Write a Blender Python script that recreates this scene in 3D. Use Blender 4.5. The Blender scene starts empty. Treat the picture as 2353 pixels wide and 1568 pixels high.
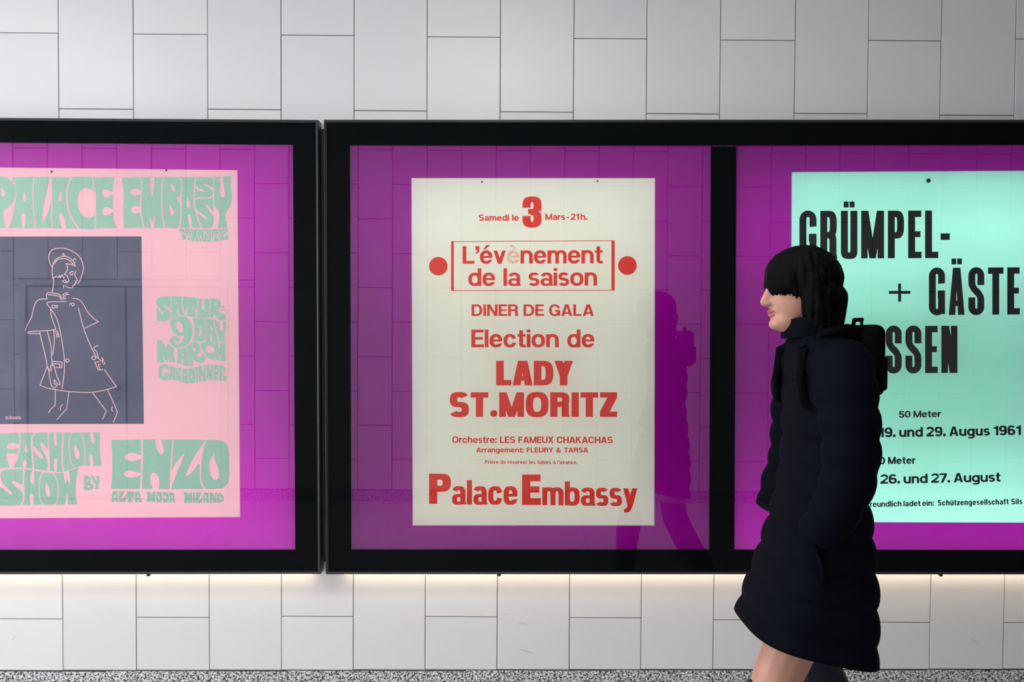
import bpy, bmesh, math, random
import numpy as np
from mathutils import Vector, Matrix
random.seed(7)
scene = bpy.context.scene
COL = scene.collection

# ------------------------------------------------------------------ camera, sky, light, exposure
FPX, IW, IH = 2016.0, 2353.0, 1568.0            # focal length and frame in pixels
CAM = Vector((1.8374, -3.6151, 1.45))
YAW, PITCH, ROLL, SHIFT = 0.004174, -0.026378, 0.006071, 43.853
fwd = Vector((math.sin(YAW) * math.cos(PITCH), math.cos(YAW) * math.cos(PITCH), math.sin(PITCH)))
rgt = Vector((math.cos(YAW), -math.sin(YAW), 0))
up = rgt.cross(fwd)
rgt, up = (math.cos(ROLL) * rgt + math.sin(ROLL) * up), (-math.sin(ROLL) * rgt + math.cos(ROLL) * up)
cam_data = bpy.data.cameras.new('camera')
cam = bpy.data.objects.new('camera', cam_data)
COL.objects.link(cam)
cam.matrix_world = Matrix(((rgt.x, up.x, -fwd.x, CAM.x), (rgt.y, up.y, -fwd.y, CAM.y), (rgt.z, up.z, -fwd.z, CAM.z), (0, 0, 0, 1)))
cam_data.sensor_width = 36.0
cam_data.lens = FPX / IW * 36.0
cam_data.shift_y = SHIFT / IW
cam_data.clip_start = 0.05
scene.camera = cam

XL, XR, YO, ZC = -6.0, 9.0, -4.2, 3.2           # passage: open left end, right end, opposite wall, ceiling
world = bpy.data.worlds.new('sky')
scene.world = world
world.use_nodes = True
bg = world.node_tree.nodes['Background']
bg.inputs[0].default_value = (0.90, 0.95, 1.0, 1)
bg.inputs[1].default_value = 6.8
pl = bpy.data.lights.new('daylight_portal', 'AREA')
pl.shape = 'RECTANGLE'; pl.size = 4.2; pl.size_y = 3.2
pl.cycles.is_portal = True
po = bpy.data.objects.new('daylight_portal', pl)
COL.objects.link(po)
po.location = (XL + 0.01, YO / 2, ZC / 2)
po.rotation_euler = (math.radians(90), 0, math.radians(-90))
LAMP_POWER = 28.0                                 # radiance of the added ceiling panels
GLOW_POWER = 10.0                                 # strip under the cabinets
vs = scene.view_settings
vs.view_transform = 'Standard'; vs.look = 'None'; vs.gamma = 1.0; vs.use_curve_mapping = False
vs.exposure = 0.0
scene.cycles.max_bounces = 7
scene.cycles.adaptive_threshold = 0.02

# ------------------------------------------------------------------ helpers
def at(px, py, y):
    """point of the vertical plane at depth y seen at this place of the photograph"""
    d = fwd + rgt * ((px - IW / 2) / FPX) - up * ((py - IH / 2 - SHIFT) / FPX)
    return CAM + d * ((y - CAM.y) / d.y)

def link(name, me, mat=None, parent=None):
    o = bpy.data.objects.new(name, me)
    COL.objects.link(o)
    if mat is not None and me is not None:
        me.materials.clear(); me.materials.append(mat)
    if parent is not None: o.parent = parent
    return o

def tag(o, label=None, cat=None, group=None, kind=None):
    if label: o['label'] = label
    if cat: o['category'] = cat
    if group: o['group'] = group
    if kind: o['kind'] = kind
    return o

def empty(name, loc=(0, 0, 0)):
    o = bpy.data.objects.new(name, None)
    o.empty_display_size = 0.1
    COL.objects.link(o); o.location = loc
    bpy.context.view_layer.update()
    return o

def mesh(verts, faces, smooth=False):
    me = bpy.data.meshes.new('m')
    me.from_pydata([tuple(v) for v in verts], [], faces)
    me.update()
    if smooth:
        for p in me.polygons: p.use_smooth = True
    return me

def keep(o, parent):
    """parent without moving (geometry is given in world space)"""
    o.parent = parent
    o.matrix_parent_inverse = Matrix.Translation(parent.location).inverted()
    return o

def box_mesh(x0, x1, y0, y1, z0, z1, bev=0.0, seg=2):
    bm = bmesh.new()
    bmesh.ops.create_cube(bm, size=1)
    for v in bm.verts:
        v.co = Vector(((x0 + x1) / 2 + v.co.x * (x1 - x0), (y0 + y1) / 2 + v.co.y * (y1 - y0), (z0 + z1) / 2 + v.co.z * (z1 - z0)))
    if bev > 0:
        bmesh.ops.bevel(bm, geom=bm.edges[:], offset=bev, segments=seg, affect='EDGES', profile=0.5)
    me = bpy.data.meshes.new('m'); bm.to_mesh(me); bm.free()
    return me

def quad_slab(q, yf, yb):
    """slab whose front face is the seen quad q (TL,TR,BR,BL) at depth yf, extruded straight back to yb"""
    f = [at(x, y, yf) for x, y in q]
    b = [Vector((v.x, yb, v.z)) for v in f]
    return mesh(f + b, [(3, 2, 1, 0), (4, 5, 6, 7), (0, 1, 5, 4), (1, 2, 6, 5), (2, 3, 7, 6), (3, 0, 4, 7)])

def cyl_mesh(c, r, y0, y1, n=20, dome=0.0):
    v = []; f = []
    for i in range(n):
        a = 2 * math.pi * i / n
        v.append((c.x + r * math.cos(a), y1, c.z + r * math.sin(a)))
    for i in range(n):
        a = 2 * math.pi * i / n
        v.append((c.x + r * math.cos(a), y0, c.z + r * math.sin(a)))
    for i in range(n):
        a = 2 * math.pi * i / n
        v.append((c.x + .6 * r * math.cos(a), y0 - dome, c.z + .6 * r * math.sin(a)))
    for i in range(n):
        j = (i + 1) % n
        f.append((i, n + i, n + j, j)); f.append((n + i, 2 * n + i, 2 * n + j, n + j))
    f.append(tuple(range(2 * n, 3 * n))); f.append(tuple(range(n))[::-1])
    return mesh(v, f)

# ------------------------------------------------------------------ materials
def new_mat(name):
    m = bpy.data.materials.new(name); m.use_nodes = True
    nt = m.node_tree; nt.nodes.clear()
    return m, nt, nt.nodes.new('ShaderNodeOutputMaterial')

def pbr(name, col, rough=0.5, metal=0.0, spec=0.5, noise=None, bump=None):
    """noise=(scale, amount) varies the colour; bump=(scale, strength)"""
    m, nt, out = new_mat(name)
    b = nt.nodes.new('ShaderNodeBsdfPrincipled')
    b.inputs['Base Color'].default_value = (*col, 1)
    b.inputs['Roughness'].default_value = rough
    b.inputs['Metallic'].default_value = metal
    b.inputs['Specular IOR Level'].default_value = spec
    nt.links.new(b.outputs[0], out.inputs[0])
    tc = nt.nodes.new('ShaderNodeTexCoord')
    if noise:
        n = nt.nodes.new('ShaderNodeTexNoise'); n.inputs['Scale'].default_value = noise[0]; n.inputs['Detail'].default_value = 6
        nt.links.new(tc.outputs['Object'], n.inputs['Vector'])
        r = nt.nodes.new('ShaderNodeValToRGB')
        r.color_ramp.elements[0].position = .3; r.color_ramp.elements[1].position = .7
        r.color_ramp.elements[0].color = (*[c * (1 - noise[1]) for c in col], 1)
        r.color_ramp.elements[1].color = (*[min(1, c * (1 + noise[1])) for c in col], 1)
        nt.links.new(n.outputs[0], r.inputs[0]); nt.links.new(r.outputs[0], b.inputs['Base Color'])
    if bump:
        n = nt.nodes.new('ShaderNodeTexNoise'); n.inputs['Scale'].default_value = bump[0]; n.inputs['Detail'].default_value = 4
        nt.links.new(tc.outputs['Object'], n.inputs['Vector'])
        bp = nt.nodes.new('ShaderNodeBump'); bp.inputs['Strength'].default_value = bump[1]; bp.inputs['Distance'].default_value = .01
        nt.links.new(n.outputs[0], bp.inputs['Height']); nt.links.new(bp.outputs[0], b.inputs['Normal'])
    return m

def sheet(name, front, back, mix=0.5, stain=None):
    """printed sheet: reflects `front`, lets light through as `back`"""
    m, nt, out = new_mat(name)
    d = nt.nodes.new('ShaderNodeBsdfDiffuse'); t = nt.nodes.new('ShaderNodeBsdfTranslucent'); a = nt.nodes.new('ShaderNodeMixShader')
    tc = nt.nodes.new('ShaderNodeTexCoord')
    n = nt.nodes.new('ShaderNodeTexNoise'); n.inputs['Scale'].default_value = 2.2; n.inputs['Detail'].default_value = 5
    nt.links.new(tc.outputs['Object'], n.inputs['Vector'])
    for sh, col in ((d, front), (t, back)):
        r = nt.nodes.new('ShaderNodeValToRGB')
        r.color_ramp.elements[0].position = .3; r.color_ramp.elements[1].position = .7
        r.color_ramp.elements[0].color = (*[c * .96 for c in col], 1)
        r.color_ramp.elements[1].color = (*[min(1, c * 1.03) for c in col], 1)
        nt.links.new(n.outputs[0], r.inputs[0])
        src = r.outputs[0]
        if stain:
            n2 = nt.nodes.new('ShaderNodeTexNoise'); n2.inputs['Scale'].default_value = 5.5; n2.inputs['Detail'].default_value = 6
            nt.links.new(tc.outputs['Object'], n2.inputs['Vector'])
            r2 = nt.nodes.new('ShaderNodeValToRGB')
            r2.color_ramp.elements[0].position = .60; r2.color_ramp.elements[1].position = .74
            r2.color_ramp.elements[0].color = (0, 0, 0, 1); r2.color_ramp.elements[1].color = (.5, .5, .5, 1)
            nt.links.new(n2.outputs[0], r2.inputs[0])
            mx = nt.nodes.new('ShaderNodeMixRGB'); mx.inputs[2].default_value = (*[c * s for c, s in zip(col, stain)], 1)
            nt.links.new(r2.outputs[0], mx.inputs[0]); nt.links.new(src, mx.inputs[1])
            src = mx.outputs[0]
        nt.links.new(src, sh.inputs[0])
    a.inputs[0].default_value = mix
    nt.links.new(d.outputs[0], a.inputs[1]); nt.links.new(t.outputs[0], a.inputs[2]); nt.links.new(a.outputs[0], out.inputs[0])
    return m

def ink_film(name, tint, wear=0.0):
    """translucent ink: the paper's light passes through it tinted; wear lets bare paper show in flecks"""
    m, nt, out = new_mat(name)
    t = nt.nodes.new('ShaderNodeBsdfTransparent')
    t.inputs[0].default_value = (*tint, 1)
    if wear > 0:
        tc = nt.nodes.new('ShaderNodeTexCoord')
        n = nt.nodes.new('ShaderNodeTexNoise'); n.inputs['Scale'].default_value = 260; n.inputs['Detail'].default_value = 5
        nt.links.new(tc.outputs['Object'], n.inputs['Vector'])
        r = nt.nodes.new('ShaderNodeValToRGB')
        r.color_ramp.elements[0].position = .62 - .3 * wear; r.color_ramp.elements[1].position = .80 - .25 * wear
        r.color_ramp.elements[0].color = (*tint, 1); r.color_ramp.elements[1].color = (.97, .90, .86, 1)
        nt.links.new(n.outputs[0], r.inputs[0]); nt.links.new(r.outputs[0], t.inputs[0])
    nt.links.new(t.outputs[0], out.inputs[0])
    return m

def glass_mat(name, refl, wave=0.0):
    m, nt, out = new_mat(name)
    t = nt.nodes.new('ShaderNodeBsdfTransparent'); t.inputs[0].default_value = (.97, .98, .975, 1)
    g = nt.nodes.new('ShaderNodeBsdfGlossy'); g.inputs['Roughness'].default_value = 0.0
    x = nt.nodes.new('ShaderNodeMixShader'); x.inputs[0].default_value = refl
    nt.links.new(t.outputs[0], x.inputs[1]); nt.links.new(g.outputs[0], x.inputs[2])
    nt.links.new(x.outputs[0], out.inputs[0])
    if wave:
        tc = nt.nodes.new('ShaderNodeTexCoord'); n = nt.nodes.new('ShaderNodeTexNoise'); n.inputs['Scale'].default_value = 1.1; n.inputs['Detail'].default_value = 0
        bp = nt.nodes.new('ShaderNodeBump'); bp.inputs['Strength'].default_value = 1.0; bp.inputs['Distance'].default_value = wave
        nt.links.new(tc.outputs['Object'], n.inputs[0]); nt.links.new(n.outputs[0], bp.inputs['Height']); nt.links.new(bp.outputs[0], g.inputs['Normal'])
    return m

def granite_mat():
    m, nt, out = new_mat('granite')
    b = nt.nodes.new('ShaderNodeBsdfPrincipled'); b.inputs['Roughness'].default_value = .35
    tc = nt.nodes.new('ShaderNodeTexCoord')
    n = nt.nodes.new('ShaderNodeTexNoise'); n.inputs['Scale'].default_value = 120; n.inputs['Detail'].default_value = 5; n.inputs['Roughness'].default_value = .62
    n.inputs['Distortion'].default_value = .6
    nt.links.new(tc.outputs['Object'], n.inputs[0])
    r = nt.nodes.new('ShaderNodeValToRGB'); e = r.color_ramp.elements
    e[0].position = .40; e[0].color = (.012, .014, .018, 1)
    e[1].position = .60; e[1].color = (.86, .86, .88, 1)
    e.new(.455).color = (.10, .11, .12, 1); e.new(.50).color = (.52, .52, .54, 1)
    nt.links.new(n.outputs[0], r.inputs[0]); nt.links.new(r.outputs[0], b.inputs['Base Color']); nt.links.new(b.outputs[0], out.inputs[0])
    return m

def tile_mat():
    """white glazed tile: a slight shade of its own per tile, faint specks of dirt"""
    m, nt, out = new_mat('white_tile')
    b = nt.nodes.new('ShaderNodeBsdfPrincipled'); b.inputs['Roughness'].default_value = .38; b.inputs['Specular IOR Level'].default_value = .35
    oi = nt.nodes.new('ShaderNodeObjectInfo')
    r = nt.nodes.new('ShaderNodeValToRGB'); e = r.color_ramp.elements
    e[0].color = (.745, .745, .765, 1); e[1].color = (.785, .785, .795, 1)
    nt.links.new(oi.outputs['Random'], r.inputs[0])
    ge = nt.nodes.new('ShaderNodeNewGeometry')
    n = nt.nodes.new('ShaderNodeTexNoise'); n.inputs['Scale'].default_value = 120; n.inputs['Detail'].default_value = 3
    nt.links.new(ge.outputs['Position'], n.inputs[0])
    r2 = nt.nodes.new('ShaderNodeValToRGB'); e = r2.color_ramp.elements
    e[0].position = .735; e[0].color = (0, 0, 0, 1); e[1].position = .77; e[1].color = (.55, .55, .55, 1)
    nt.links.new(n.outputs[0], r2.inputs[0])
    mx = nt.nodes.new('ShaderNodeMixRGB'); mx.inputs[2].default_value = (.30, .28, .25, 1)
    nt.links.new(r2.outputs[0], mx.inputs[0]); nt.links.new(r.outputs[0], mx.inputs[1]); nt.links.new(mx.outputs[0], b.inputs['Base Color'])
    nt.links.new(b.outputs[0], out.inputs[0])
    return m

def emit_mat(name, col, s):
    m, nt, out = new_mat(name)
    e = nt.nodes.new('ShaderNodeEmission'); e.inputs[0].default_value = (*col, 1); e.inputs[1].default_value = s
    nt.links.new(e.outputs[0], out.inputs[0])
    return m

M_TILE = tile_mat()
M_GRANITE = granite_mat()
M_GROUT = pbr('grout', (.10, .095, .09), .9)
M_FLOOR = pbr('floor_stone', (.64, .62, .61), .32, noise=(9, .07))
M_CEIL = pbr('ceiling_paint', (.75, .75, .74), .8)
M_END = pbr('dark_plaster', (.22, .21, .21), .8)
M_DOOR = pbr('door_paint', (.64, .64, .66), .45)
M_STEEL = pbr('steel', (.55, .55, .56), .3, metal=1)
M_FRAME = pbr('black_frame', (.022, .025, .028), .35, spec=.5)
M_BEZEL = pbr('black_glass_border', (.0030, .0042, .0048), .04, spec=.055)
M_DARK = pbr('black_metal', (.008, .009, .01), .5, spec=.3)
M_BACK = pbr('lightbox_back', (.8, .8, .8), .8)
M_GLASS = glass_mat('front_glass', .088, wave=.0006)
M_PURPLE = sheet('purple_print', (.085, .001, .09), (.66, .008, .60), .42)
M_PINK = sheet('pink_paper', (.86, .50, .56), (.84, .47, .54), .22)
M_CREAM = sheet('cream_paper', (.80, .80, .66), (.90, .94, .84), .62, stain=(1.0, .96, .82))
M_MINT = sheet('mint_paper', (.26, .68, .52), (.48, .99, .83), .85)
M_RED = ink_film('red_ink', (.90, .055, .035))
M_RED_WORN = ink_film('worn_red_ink', (.93, .30, .20), .9)
M_BLACK = pbr('black_ink', (.006, .007, .008), .5, spec=.2)
M_GREEN = pbr('green_ink', (.34, .58, .45), .6, spec=.1, noise=(60, .03))
M_NAVY = pbr('navy_ink', (.085, .085, .15), .6, spec=.1, noise=(6, .18))
M_LINE = pbr('pink_line', (.90, .56, .60), .6, spec=.1)
M_PIN = pbr('pin_head', (.03, .03, .03), .4, metal=.6)

# ------------------------------------------------------------------ the passage
def structure(name, me, mat):
    return tag(link(name, me, mat), kind='structure')

floor = structure('floor', box_mesh(XL - 2, XR, YO - .1, .1, -.20, -.012), M_GROUT)
ceiling = structure('ceiling', box_mesh(XL, XR, YO - .1, .1, ZC, ZC + .15), M_CEIL)
wall_front = structure('wall_front', box_mesh(XL, XR, .005, .15, -.012, ZC), M_GROUT)
wall_opp = structure('wall_opposite', box_mesh(XL, XR, YO - .15, YO - .005, -.012, ZC), M_GROUT)
wall_right = structure('wall_right', box_mesh(XR, XR + .1, YO - .15, .15, -.012, ZC), M_END)
tag(wall_front, 'white tiled wall with black poster cases')
tag(wall_opp, 'white tiled wall across the passage')

slab_me = box_mesh(0, 1, 0, 1, -.03, 0)
slab_me.materials.append(M_FLOOR)
nx = 0
x = XL - 1.5
while x < XR:
    y = YO
    while y < -.01:
        o = link('floor_slab', slab_me, None, floor)
        o.location = (x + .002, y + .002, 0)
        o.scale = (.896, min(.596, -y - .004), 1)
        y += .6
    x += .9

# unit tile, front face at y=0, chamfered rim
c = .0035
tv = [(0, .002, 0), (1, .002, 0), (1, .002, 1), (0, .002, 1), (c, 0, c / 2), (1 - c, 0, c / 2), (1 - c, 0, 1 - c / 2), (c, 0, 1 - c / 2),
      (0, .009, 0), (1, .009, 0), (1, .009, 1), (0, .009, 1)]
tf = [(4, 5, 6, 7), (0, 1, 5, 4), (1, 2, 6, 5), (2, 3, 7, 6), (3, 0, 4, 7), (8, 9, 1, 0), (9, 10, 2, 1), (10, 11, 3, 2), (11, 8, 0, 3)]
TILE = mesh(tv, tf); TILE.materials.append(M_TILE)
TILE_OPP = mesh([(x, -y, z) for x, y, z in tv], [f[::-1] for f in tf]); TILE_OPP.materials.append(M_TILE)

DX = {0: -.0045, 1: 0, 2: .0028, 3: .002, 4: 0, 5: -.0014, 6: -.0026, 7: -.0024, 8: -.0041, 9: -.0032, 10: .0024, 11: .0032, 12: .0007, 13: .0068, 14: .009}
TOP = {-1: .002, 1: .001, 3: .001, 5: -.002, 7: -.004, 9: -.006, 11: -.003, 13: .0067, 0: -.0045, 2: -.002, 4: -.003, 6: -.004, 8: -.007, 10: -.0016, 12: -.0045}
LOW = {-1: -.007, 1: .002, 3: .009, 5: .011, 7: .009, 9: .003, 11: -.004, 13: -.003}
ZA, ZS = 2.6753, .068
def xk(k): return .3 * k + DX.get(k, .009 if k > 14 else -.0045 if k < 0 else 0)
def skirt_z(x): return .068 - .0155 + .0255 * min(1, max(0, (x + .22) / 4.3))
for k in range(-14, 30):
    x0, x1 = xk(k), xk(k + 1)
    if k % 2:
        js = [ZA - 2.4 + LOW.get(k, 0)] + [ZA - .6 * i + TOP.get(k, 0) for i in (3, 2, 1, 0)]
    else:
        js = [ZA - .3 - .6 * i + TOP.get(k, 0) for i in (3, 2, 1, 0)] + [ZA + .3]
    zs = [skirt_z((x0 + x1) / 2)] + js + [ZC]
    for z0, z1 in zip(zs[:-1], zs[1:]):
        o = link('tile', TILE, None, wall_front)
        g = .0013
        o.location = (x0 + g, random.uniform(-.0006, .0012), z0 + g)
        o.scale = (x1 - x0 - 2 * g, 1, z1 - z0 - 2 * g)
        o.rotation_euler = (random.uniform(-.0005, .0005), 0, random.uniform(-.0006, .0006))

DOOR = (-2.43, -.61, 1.93)                       # reflected double door
for k in range(-18, 28):
    x0, x1 = .3 * k - .08, .3 * k + .22
    off = 0 if k % 2 else .3
    zs = [.10] + [z for z in (.37 + off, .97 + off, 1.57 + off, 2.17 + off, 2.77 + off) if z < ZC - .05] + [ZC]
    for z0, z1 in zip(zs[:-1], zs[1:]):
        pieces = [(x0, x1, z0, z1)]
        if x1 > DOOR[0] and x0 < DOOR[1] and z0 < DOOR[2]:      # cut round the door
            pieces = []
            if x0 < DOOR[0] - .01: pieces.append((x0, DOOR[0], z0, min(z1, DOOR[2])))
            if x1 > DOOR[1] + .01: pieces.append((DOOR[1], x1, z0, min(z1, DOOR[2])))
            if z1 > DOOR[2] + .01: pieces.append((x0, x1, DOOR[2], z1))
        for a0, a1, b0, b1 in pieces:
            o = link('tile', TILE_OPP, None, wall_opp)
            g = .0036
            o.location = (a0 + g, YO + random.uniform(-.0012, .0006), b0 + g)
            o.scale = (a1 - a0 - 2 * g, 1, b1 - b0 - 2 * g)

M_SCUFF = pbr('scuff', (.42, .38, .30), .7)
for pts, wd in (([(1193, 1493), (1208, 1497), (1226, 1503)], 1.6), ([(1192, 1433), (1202, 1434), (1216, 1435)], 1.4), ([(2230, 1469), (2239, 1473), (2248, 1479)], 1.6), ([(1156, 1413), (1166, 1411)], 1.2), ([(26, 1473), (33, 1465), (38, 1462)], 1.2)):
    v = []
    n = len(pts)
    for i, p in enumerate(pts):
        h_ = wd / 2 * (.35 if i in (0, n - 1) else 1)
        v += [at(p[0], p[1] - h_, -.0009), at(p[0], p[1] + h_, -.0009)]
    link('scuff_mark', mesh(v, [(2 * i, 2 * i + 1, 2 * i + 3, 2 * i + 2) for i in range(n - 1)]), M_SCUFF, wall_front)
base = structure('baseboard_front', box_mesh(XL, XR, .004, .012, -.012, .05), M_GROUT)
gm = [at(px, 1560, 0).x for px in (-172, 243, 659, 1070, 1415, 1775, 2131, 2490)]
gm = [gm[0] - .74 * i for i in (4, 3, 2, 1)] + gm + [gm[-1] + .74 * i for i in (1, 2, 3, 4)]
for x0, x1 in zip(gm[:-1], gm[1:]):
    o = link('granite_slab', box_mesh(x0 + .0008, x1 - .0008, -.001, .02, 0, skirt_z((x0 + x1) / 2) - .0055, .001, 1), M_GRANITE, base)
bo = structure('baseboard_opposite', box_mesh(XL, XR, YO - .012, YO - .004, -.012, .09), M_GROUT)
x = XL
while x < XR:
    if not (x + .74 > DOOR[0] and x < DOOR[1]):
        link('granite_slab', box_mesh(x + .001, x + .739, YO - .02, YO + .001, 0, .095, .001, 1), M_GRANITE, bo)
    x += .74
for xa, xb in ((-2.96, DOOR[0]), (DOOR[1], -.08)):
    link('granite_slab', box_mesh(xa + .001, xb - .001, YO - .02, YO + .001, 0, .095, .001, 1), M_GRANITE, bo)

# double door across the passage (seen in the glass)
dx0, dx1, dz = DOOR
xm = -1.505
door = structure('door_1', box_mesh(dx0, dx1, YO - .03, YO - .006, 0, dz), M_DARK)
tag(door, 'pale grey double door across the passage')
for a in ((dx0 + .008, dx0 + .06, 0, dz - .008), (dx1 - .06, dx1 - .008, 0, dz - .008), (dx0 + .06, dx1 - .06, dz - .06, dz - .008)):
    link('door_frame', box_mesh(a[0], a[1], YO - .02, YO + .02, a[2], a[3], .003, 1), M_DOOR, door)
for a in ((dx0 + .073, xm - .009), (xm + .009, dx1 - .073)):
    link('door_leaf', box_mesh(a[0], a[1], YO - .03, YO + .006,   .012, dz - .073, .003, 1), M_DOOR, door)
def tube_mesh(pts, r, n=10):
    v = []; f = []
    pts = [Vector(p) for p in pts]
    for i, p in enumerate(pts):
        d = (pts[min(i + 1, len(pts) - 1)] - pts[max(i - 1, 0)]).normalized()
        u = d.cross(Vector((0, 0, 1)) if abs(d.z) < .9 else Vector((1, 0, 0))).normalized(); w = d.cross(u)
        rr = r[i] if isinstance(r, (list, tuple)) else r
        for k in range(n):
            a = 2 * math.pi * k / n
            v.append(p + (u * math.cos(a) + w * math.sin(a)) * rr)
    for i in range(len(pts) - 1):
        for k in range(n):
            f.append((i * n + k, i * n + (k + 1) % n, (i + 1) * n + (k + 1) % n, (i + 1) * n + k))
    f.append(tuple(range(n))[::-1]); f.append(tuple(range((len(pts) - 1) * n, len(pts) * n)))
    return mesh(v, f, True)
hx = xm - .075
link('door_handle', tube_mesh([(hx, YO + .004, .985), (hx, YO + .055, .985), (hx - .015, YO + .062, .985), (hx - .13, YO + .062, .985), (hx - .14, YO + .055, .985)], .010), M_STEEL, door)
def disc_y(c, r, y0, y1):
    return tube_mesh([(c[0], y0, c[1]), (c[0], y1, c[1])], r, 20)
link('handle_rose', disc_y((hx, .985), .026, YO + .003, YO + .012), M_STEEL, door)
link('lock_cylinder', disc_y((hx, .90), .018, YO + .003, YO + .012), M_STEEL, door)
for z in (.28, 1.62):
    for xx in (dx0 + .06, dx1 - .06):
        link('hinge', tube_mesh([(xx, YO + .022, z - .07), (xx, YO + .022, z + .07)], .012), M_STEEL, door)
sg = empty('door_sign', (-2.62, YO, 1.17))
tag(sg, 'small pale sign plate left of the double door', 'sign')
keep(link('plate', box_mesh(-2.70, -2.50, YO + .001, YO + .006, 1.13, 1.21, .001, 1), pbr('sign_plate', (.85, .85, .86), .4)), sg)
keep(link('plate_rim', box_mesh(-2.706, -2.494, YO + .0006, YO + .003, 1.124, 1.216, .001, 1), M_STEEL), sg)

# unseen ceiling panel lamps added over the left part to even out the daylight
lamp_lab = {-3.4: 'added square ceiling panel lamp nearest the open end', -.7: 'added square ceiling panel lamp in front of the pink poster', 1.8: 'added square ceiling panel lamp nearest the cream poster'}
for lx in (-3.4, -.7, 1.8):
    t = empty('added_ceiling_lamp', (lx, -2.6 if lx < -3 else -1.95, ZC))
    tag(t, lamp_lab[lx], 'lamp', 'added ceiling panel lamps')
    hs = box_mesh(-.32, .32, -.32, .32, -.045, -.001, .006, 2)
    link('housing', hs, M_CEIL, t)
    link('diffuser', box_mesh(-.29, .29, -.29, .29, -.052, -.044), emit_mat('added_lamp_diffuser', (1.0, .985, .97), LAMP_POWER), t)

# ------------------------------------------------------------------ 2D shapes -> clean flat meshes
def chaikin(pts, it=2):
    """closed outline; a point written twice stays a corner"""
    for _ in range(it):
        out = []
        n = len(pts)
        for i in range(n):
            a, b = pts[i], pts[(i + 1) % n]
            out.append((.75 * a[0] + .25 * b[0], .75 * a[1] + .25 * b[1]))
            out.append((.25 * a[0] + .75 * b[0], .25 * a[1] + .75 * b[1]))
        pts = out
    q = []
    for p in pts:
        if not q or abs(p[0] - q[-1][0]) + abs(p[1] - q[-1][1]) > 1e-6: q.append(p)
    return q

def spline(pts, sub=5):
    """open Catmull-Rom line"""
    P = [np.array(p, float) for p in pts]
    if len(P) < 3: return [tuple(p) for p in P]
    out = []
    for i in range(len(P) - 1):
        p0 = P[max(i - 1, 0)]; p1 = P[i]; p2 = P[i + 1]; p3 = P[min(i + 2, len(P) - 1)]
        for k in range(sub):
            t = k / sub
            out.append(tuple(.5 * (2 * p1 + (p2 - p0) * t + (2 * p0 - 5 * p1 + 4 * p2 - p3) * t * t + (3 * p1 - p0 - 3 * p2 + p3) * t ** 3)))
    out.append(tuple(P[-1]))
    return out

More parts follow.
